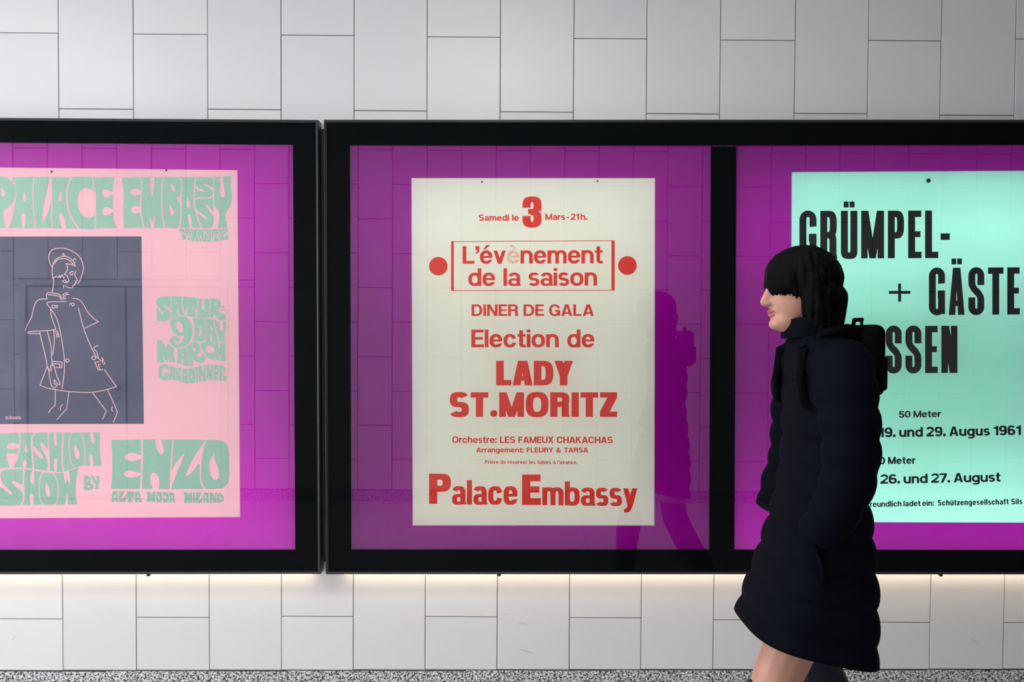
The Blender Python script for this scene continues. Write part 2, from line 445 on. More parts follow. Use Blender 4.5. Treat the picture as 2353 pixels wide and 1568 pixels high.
class Field:
    """signed field on a grid (inside < 0); shapes are added or cut in order"""
    def __init__(self, x0, y0, x1, y1, cell):
        m = 3 * cell
        self.x0, self.y0, self.c = x0 - m, y0 - m, cell
        self.nx = int((x1 - x0 + 2 * m) / cell) + 2; self.ny = int((y1 - y0 + 2 * m) / cell) + 2
        self.f = np.full((self.ny, self.nx), 1e3)
    def win(self, pts, pad):
        xs = [p[0] for p in pts]; ys = [p[1] for p in pts]
        i0 = max(0, int((min(xs) - pad - self.x0) / self.c)); i1 = min(self.nx, int((max(xs) + pad - self.x0) / self.c) + 2)
        j0 = max(0, int((min(ys) - pad - self.y0) / self.c)); j1 = min(self.ny, int((max(ys) + pad - self.y0) / self.c) + 2)
        if i1 <= i0 or j1 <= j0: return None
        X, Y = np.meshgrid(self.x0 + self.c * np.arange(i0, i1), self.y0 + self.c * np.arange(j0, j1))
        return slice(j0, j1), slice(i0, i1), X, Y
    def poly(self, pts, sign=1):
        pad = 4 * self.c
        w = self.win(pts, pad)
        if w is None: return
        sj, si, X, Y = w
        d2 = np.full(X.shape, 1e9); ins = np.zeros(X.shape, bool)
        n = len(pts)
        for i in range(n):
            ax, ay = pts[i]; bx, by = pts[(i + 1) % n]
            ex, ey = bx - ax, by - ay
            L = ex * ex + ey * ey
            if L < 1e-14: continue
            t = np.clip(((X - ax) * ex + (Y - ay) * ey) / L, 0, 1)
            d2 = np.minimum(d2, (X - ax - t * ex) ** 2 + (Y - ay - t * ey) ** 2)
            if ay != by:
                cr = ((ay > Y) != (by > Y)) & (X < ax + (Y - ay) * ex / ey)
                ins ^= cr
        d = np.sqrt(d2); d[ins] *= -1
        if sign > 0: self.f[sj, si] = np.minimum(self.f[sj, si], d)
        else: self.f[sj, si] = np.maximum(self.f[sj, si], -d)
    def line(self, pts, w, sign=1):
        for a, b in zip(pts[:-1], pts[1:]):
            q = self.win([a, b], w / 2 + 4 * self.c)
            if q is None: continue
            sj, si, X, Y = q
            ex, ey = b[0] - a[0], b[1] - a[1]
            L = max(ex * ex + ey * ey, 1e-12)
            t = np.clip(((X - a[0]) * ex + (Y - a[1]) * ey) / L, 0, 1)
            d = np.sqrt((X - a[0] - t * ex) ** 2 + (Y - a[1] - t * ey) ** 2) - w / 2
            if sign > 0: self.f[sj, si] = np.minimum(self.f[sj, si], d)
            else: self.f[sj, si] = np.maximum(self.f[sj, si], -d)
    def mesh(self, to3d):
        """marching squares: full cells merged into row strips, edge cells cut exactly"""
        f = np.where(np.abs(self.f) < 1e-9, 1e-9, self.f)
        ins = f < 0
        cnt = ins[:-1, :-1].astype(int) + ins[:-1, 1:] + ins[1:, :-1] + ins[1:, 1:]
        V = []; Fc = []
        def P(i, j): return (self.x0 + self.c * i, self.y0 + self.c * j)
        full = cnt == 4
        for j in range(full.shape[0]):
            row = full[j].astype(np.int8)
            if not row.any(): continue
            d = np.diff(np.concatenate(([0], row, [0])))
            for a, b in zip(np.nonzero(d == 1)[0], np.nonzero(d == -1)[0]):
                n = len(V)
                V += [P(a, j), P(b, j), P(b, j + 1), P(a, j + 1)]; Fc.append((n, n + 1, n + 2, n + 3))
        for j, i in zip(*np.nonzero((cnt > 0) & (cnt < 4))):
            cs = ((i, j), (i + 1, j), (i + 1, j + 1), (i, j + 1))
            vals = [f[q[1], q[0]] for q in cs]
            pts = []
            for k in range(4):
                a, b = vals[k], vals[(k + 1) % 4]
                pa, pb = P(*cs[k]), P(*cs[(k + 1) % 4])
                if a < 0: pts.append(pa)
                if (a < 0) != (b < 0):
                    t = a / (a - b)
                    pts.append((pa[0] + t * (pb[0] - pa[0]), pa[1] + t * (pb[1] - pa[1])))
            if len(pts) >= 3:
                n = len(V); V += pts; Fc.append(tuple(range(n, n + len(pts))))
        return mesh([to3d(p) for p in V], Fc)

# ------------------------------------------------------------------ a grotesque alphabet, drawn as outlines (cap height 1)
def sup(cx, cy, rx, ry, t, n):
    c_, s_ = math.cos(t), math.sin(t)
    e = 2.0 / n
    return (cx + rx * math.copysign(abs(c_) ** e, c_), cy + ry * math.copysign(abs(s_) ** e, s_))

def ringp(cx, cy, rx, ry, s, h, a0, a1, n=2.2, k=28):
    A = [math.radians(a0 + (a1 - a0) * i / k) for i in range(k + 1)]
    return [sup(cx, cy, rx, ry, t, n) for t in A] + [sup(cx, cy, max(rx - s, .01), max(ry - h, .01), t, n) for t in reversed(A)]

def disc(cx, cy, rx, ry, n=2.2, k=40):
    return [sup(cx, cy, rx, ry, 2 * math.pi * i / k, n) for i in range(k)]

def R_(x0, y0, x1, y1): return [(x0, y0), (x1, y0), (x1, y1), (x0, y1)]

ACC = {'é': ('e', 'acute'), 'è': ('e', 'grave'), 'à': ('a', 'grave'), 'ü': ('u', 'dots'), 'Ü': ('U', 'dots'), 'Ä': ('A', 'dots')}

def glyph(ch, st):
    """-> ([(sign, outline)...], width)"""
    s, h, n, xh = st['s'], st['h'], st['n'], st['xh']
    w = st['w'] * st.get('wf', {}).get(ch, 1)
    asc = st.get('asc', 1.0)
    H = 1.0
    hc = h; sc = s * 1.04
    g = []
    add = lambda p: g.append((1, p)); cut = lambda p: g.append((-1, p))
    if ch in ACC:
        b, kind = ACC[ch]
        g, W = glyph(b, st); g = list(g)
        top = xh if b.islower() else H
        cx = W / 2
        if kind == 'dots':
            d = min(s * .82, W * .3); gp = st.get('dotgap', .12) * W
            y0 = top + .07; y1 = y0 + st.get('doth', h * .9)
            g.append((1, R_(cx - gp / 2 - d, y0, cx - gp / 2, y1))); g.append((1, R_(cx + gp / 2, y0, cx + gp / 2 + d, y1)))
        else:
            y0 = top + .06; y1 = asc + .06; dx = W * .16; tw = s * .95
            sg_ = 1 if kind == 'acute' else -1
            g.append((1, [(cx - sg_ * dx * .9 - tw * .32, y0), (cx - sg_ * dx * .9 + tw * .32, y0), (cx + sg_ * dx + tw * .55, y1), (cx + sg_ * dx - tw * .55, y1)]))
        return g, W
    def stadium(x0, x1, y0, y1, k=12):
        r = (x1 - x0) / 2; q = min(r * 1.05, (y1 - y0) / 2); cx = (x0 + x1) / 2
        return [(cx + r * math.cos(math.pi * i / k), y1 - q + q * math.sin(math.pi * i / k)) for i in range(k + 1)] + [(cx - r * math.cos(math.pi * i / k), y0 + q - q * math.sin(math.pi * i / k)) for i in range(k + 1)]
    def cap_o(W):
        if st.get('blockS'):
            add(stadium(0, W, -.008, H + .008)); cut(stadium(sc, W - sc, hc * .95, H - hc * .95)); return
        add(disc(W / 2, H / 2, W / 2, H / 2 + .012, n)); cut(disc(W / 2, H / 2, W / 2 - sc, H / 2 - hc + .012, n))
    if ch == 'I': W = sc; add(R_(0, 0, sc, H))
    elif ch == 'L': W = .56 * w + .04; add(R_(0, 0, sc, H)); add(R_(0, 0, W, hc))
    elif ch == 'E' or ch == 'F':
        W = .60 * w if ch == 'E' else .56 * w
        add(R_(0, 0, sc, H)); add(R_(0, H - hc, W, H)); add(R_(0, H / 2 - hc * .42, W * .94, H / 2 + hc * .5))
        if ch == 'E': add(R_(0, 0, W * 1.02, hc))
    elif ch == 'T': W = .64 * w; add(R_(0, H - hc, W, H)); add(R_(W / 2 - sc / 2, 0, W / 2 + sc / 2, H))
    elif ch == 'H': W = .74 * w; add(R_(0, 0, sc, H)); add(R_(W - sc, 0, W, H)); add(R_(0, H / 2 - hc / 2, W, H / 2 + hc / 2))
    elif ch == 'N':
        W = .74 * w; add(R_(0, 0, sc * .95, H)); add(R_(W - sc * .95, 0, W, H)); k = sc * 1.12
        add([(0, H), (k, H), (W, 0), (W - k, 0)])
    elif ch == 'M':
        W = .90 * w; t = sc * .92; k = sc * .98; add(R_(0, 0, t, H)); add(R_(W - t, 0, W, H))
        add([(0, H), (k * 1.05, H), (W / 2 + k * .47, 0), (W / 2 - k * .47, 0)]); add([(W, H), (W - k * 1.05, H), (W / 2 - k * .47, 0), (W / 2 + k * .47, 0)])
    elif ch == 'A':
        W = .78 * w; t = sc * (.94 if st.get('blockS') else 1.04); ap = sc * (.54 if st.get('blockS') else .62)
        add([(0, 0), (t, 0), (W / 2 + ap * .25, H * .86), (W / 2 + ap, H), (W / 2 - ap, H)]); add([(W, 0), (W - t, 0), (W / 2 - ap * .25, H * .86), (W / 2 - ap, H), (W / 2 + ap, H)])
        add([(W * .16, .19), (W * .84, .19), (W * .84 - .05 * w, .19 + hc * .88), (W * .16 + .05 * w, .19 + hc * .88)])
    elif ch == 'V': W = .72 * w; t = sc * 1.06; add([(0, H), (t, H), (W / 2 + t * .5, 0), (W / 2 - t * .5, 0)]); add([(W, H), (W - t, H), (W / 2 - t * .5, 0), (W / 2 + t * .5, 0)])
    elif ch == 'W':
        W = 1.05 * w; t = sc * .95
        for a, b in ((0, .27), (.5, .27), (.5, .73), (1, .73)):
            xa = a * W; xb = b * W; xa = min(max(xa, t / 2), W - t / 2)
            add([(xa - t / 2, H), (xa + t / 2, H), (xb + t / 2, 0), (xb - t / 2, 0)])
    elif ch == 'Y':
        W = .72 * w; t = sc * 1.08; m = .40
        add([(0, H), (t, H), (W / 2 + sc * .5, m), (W / 2 - sc * .5, m * .9)]); add([(W, H), (W - t, H), (W / 2 - sc * .5, m), (W / 2 + sc * .5, m * .9)]); add(R_(W / 2 - sc / 2, 0, W / 2 + sc / 2, m + .06))
    elif ch == 'X':
        W = .72 * w; t = sc * 1.12
        add([(0, H), (t, H), (W, 0), (W - t, 0)]); add([(W, H), (W - t, H), (0, 0), (t, 0)])
    elif ch == 'K':
        W = .74 * w; t = sc * 1.15; add(R_(0, 0, sc, H)); add([(sc * .6, .32), (sc * .6, .58), (W - t, H), (W, H)]); add([(sc * 1.3, .52), (sc * 1.9, .68), (W + .02, 0), (W + .02 - t, 0)])
    elif ch == 'Z' or ch == 'z':
        T = H if ch == 'Z' else xh; W = (.62 if ch == 'Z' else .52) * w; k = sc * 1.2; hh = hc if ch == 'Z' else hc * .9
        add(R_(0, T - hh, W, T)); add(R_(0, 0, W, hh)); add([(0, hh * .7), (0, hh), (W - k, T - hh * .6), (W, T - hh * .6), (W, T - hh), (k, hh * .6)])
    elif ch == 'O': W = .82 * w; cap_o(W)
    elif ch == 'C' or ch == 'G':
        W = .78 * w; cap_o(W)
        if ch == 'C':
            cut([(W * .58, .37), (W * 1.2, .33), (W * 1.2, .665), (W * .58, .63)])
        else:
            cut([(W * .56, .50), (W * 1.2, .50), (W * 1.2, .68), (W * .56, .66)])
            add(R_(W * .55, .36, W, .52)); add(R_(W - sc * .86, .02, W, .45))
    elif ch == 'D':
        W = .76 * w; add(R_(0, 0, W * .5, H)); cut(R_(sc, hc, W * .7, H - hc))
        add(ringp(W * .45, H / 2, W * .55, H / 2, sc, hc, -90, 90, n))
    elif ch in 'PRB':
        W = (.68 if ch != 'R' else .71) * w; yb = .44 if ch == 'P' else .45; r = (H - yb) / 2 + hc * .10
        add(R_(0, 0, sc, H)); cy = H - r
        add(R_(0, H - hc, W * .5, H)); add(R_(0, H - 2 * r, W * .5, H - 2 * r + hc)); add(ringp(W * .48, cy, W * .5, r, sc, hc, -90, 90, n))
        if ch == 'R':
            add(ringp(W * .42, H - 2 * r - .20 + hc, W * .54, .20, sc, hc, 0, 90, n)); add([(W * .96 - sc, 0), (W * 1.02, 0), (W * .965, .09), (W * .96, H - 2 * r - .20 + hc), (W * .96 - sc, H - 2 * r - .20 + hc)])
        if ch == 'B':
            r2 = (H - 2 * r + hc) / 2; add(R_(0, 0, W * .5, hc)); add(ringp(W * .48, r2, W * .54, r2, sc, hc, -90, 90, n))
    elif ch == 'U':
        W = .74 * w; ry = min(.36, W * .55); add(R_(0, ry - .03, sc, H)); add(R_(W - sc, ry - .03, W, H)); add(ringp(W / 2, ry - .012, W / 2, ry, sc, hc, 180, 360, n))
    elif ch in 'Ss':
        T = H if ch == 'S' else xh; W = (.70 if ch == 'S' else .54) * w; hh = hc if ch == 'S' else hc * .92; ss = sc if ch == 'S' else sc * .9
        ry = (T + hh) / 4 + .006; ov = .012
        if st.get('blockS'):
            q = W * .52
            add(ringp(W / 2, T - q + .008, W / 2, q, ss, hh, 0, 180, 2)); add(ringp(W / 2, q - .008, W / 2, q, ss, hh, 180, 360, 2))
            add(R_(W - ss, .63, W, T - q + .03)); add(R_(0, .66, ss, T - q + .03)); add(R_(0, q - .03, ss, .37)); add(R_(W - ss, q - .03, W, .34))
            add(chaikin([(0, .74), (0, .74), (0, .65), (.05 * W, .59), (W / 2 - .62 * ss, .485), (W * .96 - ss, .39), (W - ss, .33), (W - ss, .24), (W - ss, .24), (W, .24), (W, .24), (W, .35), (W * .95, .41), (W / 2 + .62 * ss, .515), (ss + .04 * W, .61), (ss, .67), (ss, .74), (ss, .74)], 2))
        else:
            add(ringp(W / 2, T - ry + ov, W / 2 * .97, ry, ss, hh, 25, 275, n)); add(ringp(W / 2, ry - ov, W / 2, ry, ss, hh, 95, -155, n))
    elif ch == '&':
        W = .80 * w; add(ringp(.33 * w, .76, .22 * w, .25, s * .85, h * .8, 0, 360, 2.1)); add(ringp(.32 * w, .27, .32 * w, .28, s * .95, h * .9, 60, 330, 2.1))
        add([(.16 * w, .62), (.34 * w, .66), (W, 0), (W - s * 1.2, 0)]); add([(W - s * .9, .44), (W * .98, .44), (.62 * w, .08), (.48 * w, .12)])
    elif ch == '+': W = .62 * w; add(R_(0, .5 - h / 2, W, .5 + h / 2)); add(R_(W / 2 - s / 2, .12, W / 2 + s / 2, .88))
    elif ch == '-': W = st.get('hyw', .30 * w); yy = st.get('hyy', .31); hh = st.get('hyh', h); add(R_(0, yy, W, yy + hh))
    elif ch == '.':
        W = s * 1.15
        if st.get('round'): W = s * 1.05; add(disc(W / 2, W / 2 * st.get('round'), W / 2, W / 2 * st.get('round'), 2))
        else: add(R_(0, 0, W, W * .95))
    elif ch == ':': W = s * 1.1; add(R_(0, 0, W, W * .95)); add(R_(0, xh - W * .95, W, xh))
    elif ch == ',' or ch == '’':
        W = s * 1.1; y = H - W if ch == '’' else 0
        add(R_(0, y, W, y + W)); add([(W * .45, y + .01), (W, y + .01), (W, y - .05), (W * .6, y - .17), (W * .05, y - .20), (W * .05, y - .12), (W * .4, y - .08)])
    # ---- figures
    elif ch == '0': W = .66 * w; cap_o(W)
    elif ch == '1': W = .42 * w; add(R_(W - sc, 0, W, H)); add([(W - sc * .6, H), (W - sc * .6, H - .04), (W - sc * .98, H - .13), (0, H - .15), (0, H - .15 - hc * .9), (W - sc * .5, H - .15 - hc * .9)])
    elif ch == '2':
        W = .64 * w; ry = .30; add(ringp(W / 2, H - ry + .01, W / 2, ry, sc, hc, -15, 172, n)); add(R_(0, 0, W, hc))
        add([(0, hc * .5), (0, hc * 1.1), (.10 * w, .26), (W - sc * .95, H - ry - .10), (W - .01, H - ry - .05), (W * .93, H - ry - .17), (sc * 1.35, hc * .7)])
    elif ch in '3':
        W = .66 * w; ry = (H + hc) / 4 + .006
        if st.get('block3'):
            r = W * .48
            for T0, T1 in ((H / 2 - hc * .46, H + .012), (-.012, H / 2 + hc * .46)):
                rr = (T1 - T0) / 2; cy = (T0 + T1) / 2
                q = min(rr, r)
                add(ringp(W / 2, T1 - q, W / 2, q, sc, hc, 0, 180, n)); add(ringp(W / 2, T0 + q, W / 2, q, sc, hc, 180, 360, n)); add(R_(W - sc, T0 + q, W, T1 - q)); add(R_(0, T0 + q, sc, T1 - q))
            cut([(-.1, .372), (sc * 1.04, .372), (sc * 1.04, .642), (-.1, .642)]); add(R_(W * .30, .43, W * .72, .60))
            cut([(W * 1.1, .47), (W * .80, .515), (W * 1.1, .56)])
        else:
            add(ringp(W / 2, H - ry, W / 2 * .95, ry, sc, hc, -90, 165, n)); add(ringp(W / 2, ry, W / 2, ry, sc, hc, -165, 90, n))
    elif ch == '5':
        W = .65 * w; ry = .34; add(ringp(W / 2, ry - .01, W / 2, ry, sc, hc, -168, 140, n)); add(R_(W * .12, H - hc, W * .94, H)); add([(W * .12, H), (W * .12 + sc * .85, H), (W * .06 + sc * .85, .44), (W * .04, .44)])
    elif ch in '69':
        W = .66 * w; ry = .33
        p = [ringp(W / 2, ry - .01, W / 2, ry, sc, hc, 0, 360, n), ringp(W / 2, H - .36, W / 2, .37, sc, hc, 30, 180, n), R_(0, ry, sc, H - .36)]
        for q in p: add(q if ch == '6' else [(W - a, H - b) for a, b in q])
    elif ch == '7': W = .60 * w; add(R_(0, H - hc, W, H)); add([(W, H - hc), (W - sc * 1.15, H - hc), (W * .16, 0), (W * .16 + sc * 1.08, 0)])
    # ---- lower case
    elif ch == 'o': W = .66 * w; add(disc(W / 2, xh / 2, W / 2, xh / 2 + .012, n)); cut(disc(W / 2, xh / 2, W / 2 - s, xh / 2 - h + .014, n))
    elif ch in 'ce':
        W = .63 * w; add(disc(W / 2, xh / 2, W / 2, xh / 2 + .012, n)); cut(disc(W / 2, xh / 2, W / 2 - s, xh / 2 - h + .014, n))
        if ch == 'c': cut([(W * .56, xh * .40), (W * 1.2, xh * .30), (W * 1.2, xh * .70), (W * .56, xh * .60)])
        else:
            yb = xh * .44; cut([(W * .50, yb + .01), (W * 1.2, yb + .01), (W * 1.2, yb - xh * .11), (W * .60, yb - xh * .17), (W * .50, yb - xh * .12)]); add(R_(s * .5, yb, W - s * .4, yb + h * .72))
    elif ch in 'nhmru':
        W = .62 * w; ry = min(.34, W * .56); T = asc if ch == 'h' else xh
        if ch == 'm':
            A = .575 * w; W = 2 * A - s; add(R_(0, 0, s, xh))
            for x0 in (0, A - s): add(ringp(x0 + A / 2, xh - ry + .012, A / 2, ry, s, h * .96, 0, 180, n)); add(R_(x0 + A - s, 0, x0 + A, xh - ry + .02))
        elif ch == 'r':
            W = .40 * w; add(R_(0, 0, s, xh)); A = .62 * w; add(ringp(A * .5, xh - ry + .012, A * .5, ry, s, h, 78, 180, n)); add([(A * .36, xh + .012 - h), (W, xh + .005 - h * 1.02), (W, xh + .008), (A * .40, xh + .005)])
        else:
            p = [R_(0, 0, s, T), ringp(W / 2, xh - ry + .012, W / 2, ry, s, h, 0, 180, n), R_(W - s, 0, W, xh - ry + .02)]
            for q in p: add(q if ch != 'u' else [(W - a, xh - b) for a, b in q])
    elif ch in 'dbpqg':
        W = .65 * w
        p = [disc(W / 2 - .0, xh / 2, W / 2, xh / 2 + .012, n)]
        add(p[0]); cut(disc(W / 2 + (-s * .02), xh / 2, W / 2 - s, xh / 2 - h + .014, n))
        if ch == 'd': add(R_(W - s, 0, W, asc))
        if ch == 'b': add(R_(0, 0, s, asc))
        if ch == 'p': add(R_(0, -.28, s, xh))
        if ch == 'q': add(R_(W - s, -.28, W, xh))
        if ch == 'g': add(R_(W - s, -.06, W, xh)); add(ringp(W / 2, -.06, W / 2, .22, s, h * .9, 205, 360, n))
    elif ch == 'a':
        W = .60 * w; ry = min(.30, W * .52); add(R_(W - s, 0, W, xh - ry + .02)); add(ringp(W / 2, xh - ry + .012, W * .5, ry, s, h * .95, 0, 160, n))
        bh = xh * .60; add(disc(W * .46, bh / 2 - .012, W * .46, bh / 2, n)); cut(disc(W * .5, bh / 2 - .012, W * .46 - s * .85, bh / 2 - h * .78, n)); add(R_(W - s, 0, W, xh * .6)); add(R_(W - s, 0, W + s * .16, h * .55))
    elif ch in 'il':
        W = s; add(R_(0, 0, s, xh if ch == 'i' else asc))
        if ch == 'i': add(R_(0, asc - h * .98, s, asc))
    elif ch == 't': W = .40 * w; xs = W * .22; add(R_(xs, h * .6, xs + s, xh + .22)); add(R_(0, xh - h * .85, W, xh)); add(ringp(xs + s * 1.3, h * 1.05, s * 1.3, h * 1.05 + .01, s, h, 180, 275, n)); add(R_(xs + s * 1.1, -.008, W * 1.02, h * .9))
    elif ch == 'f': W = .40 * w; xs = W * .2; add(R_(xs, 0, xs + s, asc - .2)); add(R_(0, xh - h * .85, W, xh)); add(ringp(xs + s * 1.25, asc - .21, s * 1.25, .22, s, h, 85, 180, n)); add(R_(xs + s * 1.1, asc + .01 - h * .9, W * 1.02, asc + .01))
    elif ch in 'vy':
        W = .62 * w; t = s * 1.06
        add([(0, xh), (t, xh), (W / 2 + t * .48, 0), (W / 2 - t * .48, 0)]); add([(W, xh), (W - t, xh), (W / 2 - t * .48, 0), (W / 2 + t * .48, 0)])
        if ch == 'y':
            add([(W / 2 - t * .48, .02), (W / 2 + t * .48, .02), (W / 2 + t * .16, -.14), (W / 2 - t * .2, -.25), (W * .08, -.28), (W * .06, -.28 + h), (W / 2 - t * .85, -.13), (W / 2 - t * .5, -.02)])
    else:
        W = .3 * w
    return g, W

def layout(text, st):
    x = 0; out = []
    for i, ch in enumerate(text):
        if ch == ' ': x += st.get('space', .28) * st['w']; continue
        g, W = glyph(ch, st)
        out.append((ch, g, x)); x += W + st['sp'] * (1 if ch not in '’' else .4)
    return out, x - st['sp']

GROT = dict(s=.185, h=.155, w=1.0, n=2.25, xh=.74, sp=.075)

def typeset(text, x0, x1, yb, ycap, cell=.5, tilt=0.0, skip='', only='', **kw):
    """fit a line of type: from x0 to x1, baseline yb, cap line ycap (photo pixels); tilt = drop of the baseline at x1"""
    st = dict(GROT); st.update(kw)
    ch_ = yb - ycap
    target = (x1 - x0) / ch_
    w = st['w']
    for _ in range(6):                       # choose the letter width that fills the line
        st['w'] = w; L1 = layout(text, st)[1]; st['w'] = w * 1.05; L2 = layout(text, st)[1]
        w = max(.3, w + (target - L1) / max((L2 - L1) / (w * .05), 1e-6))
    st['w'] = w
    lay, L = layout(text, st)
    kx = (x1 - x0) / L
    F = Field(x0 - 2, ycap - .35 * ch_, x1 + 2, yb + .35 * ch_ + abs(tilt), cell)
    if tilt < 0: F = Field(x0 - 2, ycap - .35 * ch_ + tilt, x1 + 2, yb + .35 * ch_, cell)
    for i, (c_, g, gx) in enumerate(lay):
        if skip and c_ in skip: continue
        if only and c_ not in only: continue
        tmp = None
        xs = [x0 + (gx + a) * kx for sg_, p in g for a, b in p if sg_ > 0]
        ys = [yb - b * ch_ for sg_, p in g for a, b in p if sg_ > 0]
        dy = tilt * (sum(xs) / len(xs) - x0) / (x1 - x0)
        T = Field(min(xs), min(ys) + dy, max(xs), max(ys) + dy, cell)
        # share the grid of the line so the letters can be merged
        T.x0 = F.x0 + round((T.x0 - F.x0) / cell) * cell; T.y0 = F.y0 + round((T.y0 - F.y0) / cell) * cell
        for sg_, p in g:
            T.poly([(x0 + (gx + a) * kx, yb - b * ch_ + tilt * (gx + a) * kx / (x1 - x0)) for a, b in p], sg_)
        i0 = int(round((T.x0 - F.x0) / cell)); j0 = int(round((T.y0 - F.y0) / cell))
        a0, b0 = max(0, i0), max(0, j0); a1, b1 = min(F.nx, i0 + T.nx), min(F.ny, j0 + T.ny)
        if a1 > a0 and b1 > b0:
            F.f[b0:b1, a0:a1] = np.minimum(F.f[b0:b1, a0:a1], T.f[b0 - j0:b1 - j0, a0 - i0:a1 - i0])
    return F

# ------------------------------------------------------------------ poster cases
Y_FRONT, Y_GLASS, Y_SHEET, Y_POSTER, Y_INK = -.071, -.066, -.0545, -.0555, -.0560

def inset(q, d):
    (a, b, c_, e) = q
    return [(a[0] + d, a[1] + d), (b[0] - d, b[1] + d), (c_[0] - d, c_[1] - d), (e[0] + d, e[1] - d)]

def rail(q, i):
    """one mitred side of the outer frame, lipped profile"""
    prof = [(0, -.006), (0, -.0665), (.9, Y_FRONT), (2.6, Y_FRONT), (4.6, -.0675), (5.6, -.0675), (6.5, -.0655), (6.5, -.006)]
    A = []; B = []
    for d, y in prof:
        qq = inset(q, d)
        pa, pb = at(*qq[i], Y_FRONT), at(*qq[(i + 1) % 4], Y_FRONT)
        A.append((pa.x, y, pa.z)); B.append((pb.x, y, pb.z))
    n = len(prof)
    f = [(k, (k + 1) % n, n + (k + 1) % n, n + k) for k in range(n)] + [tuple(range(n))[::-1], tuple(range(n, 2 * n))]
    return mesh(A + B, f)

def ring_plane(outer, inner, y):
    """flat sheet at depth y with a window"""
    v = [at(*p, y) for p in outer] + [at(*p, y) for p in inner]
    return mesh(v, [(0, 4, 5, 1), (1, 5, 6, 2), (2, 6, 7, 3), (3, 7, 4, 0)])

def plane(q, y):
    return mesh([at(*p, y) for p in q], [(3, 2, 1, 0)])

def area(name, q, y, power, parent, col, down=False):
    """LED row filling the quad q on the case's back, shining towards the sheet"""
    c_ = sum((at(*p, y) for p in q), Vector()) / 4
    sx = (at(*q[1], y) - at(*q[0], y)).length; sz = (at(*q[3], y) - at(*q[0], y)).length
    L = bpy.data.lights.new(name, 'AREA'); L.shape = 'RECTANGLE'; L.size = sx; L.size_y = sz
    L.energy = power * sx * sz; L.color = col
    o = bpy.data.objects.new(name, L); COL.objects.link(o)
    o.location = c_; o.rotation_euler = (math.radians(90), 0, math.radians(0))
    keep(o, parent)
    return o

def lerp_q(q, t0, t1):
    l = lambda a, b, t: (a[0] + (b[0] - a[0]) * t, a[1] + (b[1] - a[1]) * t)
    return [l(q[0], q[3], t0), l(q[1], q[2], t0), l(q[1], q[2], t1), l(q[0], q[3], t1)]

def case(label, outer, opens, rows, glow):
    ctr = at((outer[2][0] + outer[3][0]) / 2, outer[2][1], 0)
    t = empty('poster_case', (ctr.x, 0, ctr.z))
    tag(t, label, 'poster case')
    for i in range(4):
        keep(link('frame_rail', rail(outer, i), M_FRAME), t)
    keep(link('back_panel', quad_slab(inset(outer, 3), -.013, -.004), M_BACK), t)
    inn = inset(outer, 6)
    # printed black border of the front glass: strips round and between the windows
    xs = [inn[0]] 
    def strip(q): keep(link('glass_border', quad_slab(q, Y_GLASS, Y_GLASS + .010), M_BEZEL), t)
    o0, on = opens[0], opens[-1]
    strip([inn[0], inn[1], (inn[1][0], on[1][1]), (inn[0][0], o0[0][1])])
    strip([(inn[3][0], o0[3][1]), (inn[2][0], on[2][1]), inn[2], inn[3]])
    strip([(inn[0][0], o0[0][1]), o0[0], o0[3], (inn[3][0], o0[3][1])])
    strip([on[1], (inn[1][0], on[1][1]), (inn[2][0], on[2][1]), on[2]])
    for a, b in zip(opens[:-1], opens[1:]): strip([a[1], b[0], b[3], a[2]])
    for q, (pq, rr) in zip(opens, rows):
        keep(link('glass_pane', plane(q, Y_GLASS + .0005), M_GLASS), t)
        big = [(q[0][0] - 8, q[0][1] - 8), (q[1][0] + 8, q[1][1] - 8), (q[2][0] + 8, q[2][1] + 8), (q[3][0] - 8, q[3][1] + 8)]
        keep(link('purple_sheet', ring_plane(big, inset(pq, 1.2), Y_SHEET), M_PURPLE), t)
        rr = list(np.interp(np.linspace(0, len(rr) - 1, 12), range(len(rr)), rr)); n = len(rr)
        for k, pw in enumerate(rr):
            if pw > 0: area('led_row', lerp_q(big, k / n, (k + 1) / n), -.0145, pw, t, (1, 1, 1))
    # warm light strip along the foot of the case
    if glow:
        pa, pb = at(*outer[3], Y_FRONT), at(*outer[2], Y_FRONT)
        ends = [pa.lerp(pb, .022), pa.lerp(pb, .978)]
        v = [(e.x, y, e.z - dz_) for e in ends for y, dz_ in ((-.045, .001), (-.031, .001), (-.031, .006), (-.045, .006))]
        keep(link('light_strip', mesh(v, [(0, 1, 2, 3), (7, 6, 5, 4), (0, 4, 5, 1), (1, 5, 6, 2), (2, 6, 7, 3), (3, 7, 4, 0)]), emit_mat('strip_light', (1.0, .80, .56), GLOW_POWER)), t)
    return t

Q1 = [(-228, 268.5), (731, 275), (736, 1320.5), (-232, 1322)]
Q2 = [(743.5, 274.5), (2590, 274.5), (2584, 1322), (748, 1321)]
O1 = [(-155, 326), (673, 333), (678.5, 1264), (-158, 1265)]
O2 = [(804, 334), (1634, 337), (1630, 1263.5), (807, 1263.5)]
O3 = [(1692, 337), (2519, 332.5), (2514, 1265.5), (1687.5, 1263)]
P1 = [(-29, 384.7), (545.5, 391), (552, 1189), (-27, 1192)]
P2 = [(945, 409), (1505.5, 409), (1504, 1208.5), (948, 1208.5)]
P3 = [(1818, 395), (2391, 391.7), (2387, 1202.6), (1815, 1201)]
ROWS1 = [3.8, 4.6, 3.8, 3.0, 3.0, 3.6, 5.2, 6.6]
ROWS2 = [1.8, 2.2, 1.7, 1.1, .9, .9, 1.1, 1.5]
ROWS3 = [1.6, 3.6, 3.1, 1.7, 1.4, 1.9, 3.2, 4.8]
case1 = case('black wall case holding the pink poster', Q1, [O1], [(P1, ROWS1)], True)
case2 = case('wide black double wall case holding the cream and the mint posters', Q2, [O2, O3], [(P2, ROWS2), (P3, ROWS3)], True)
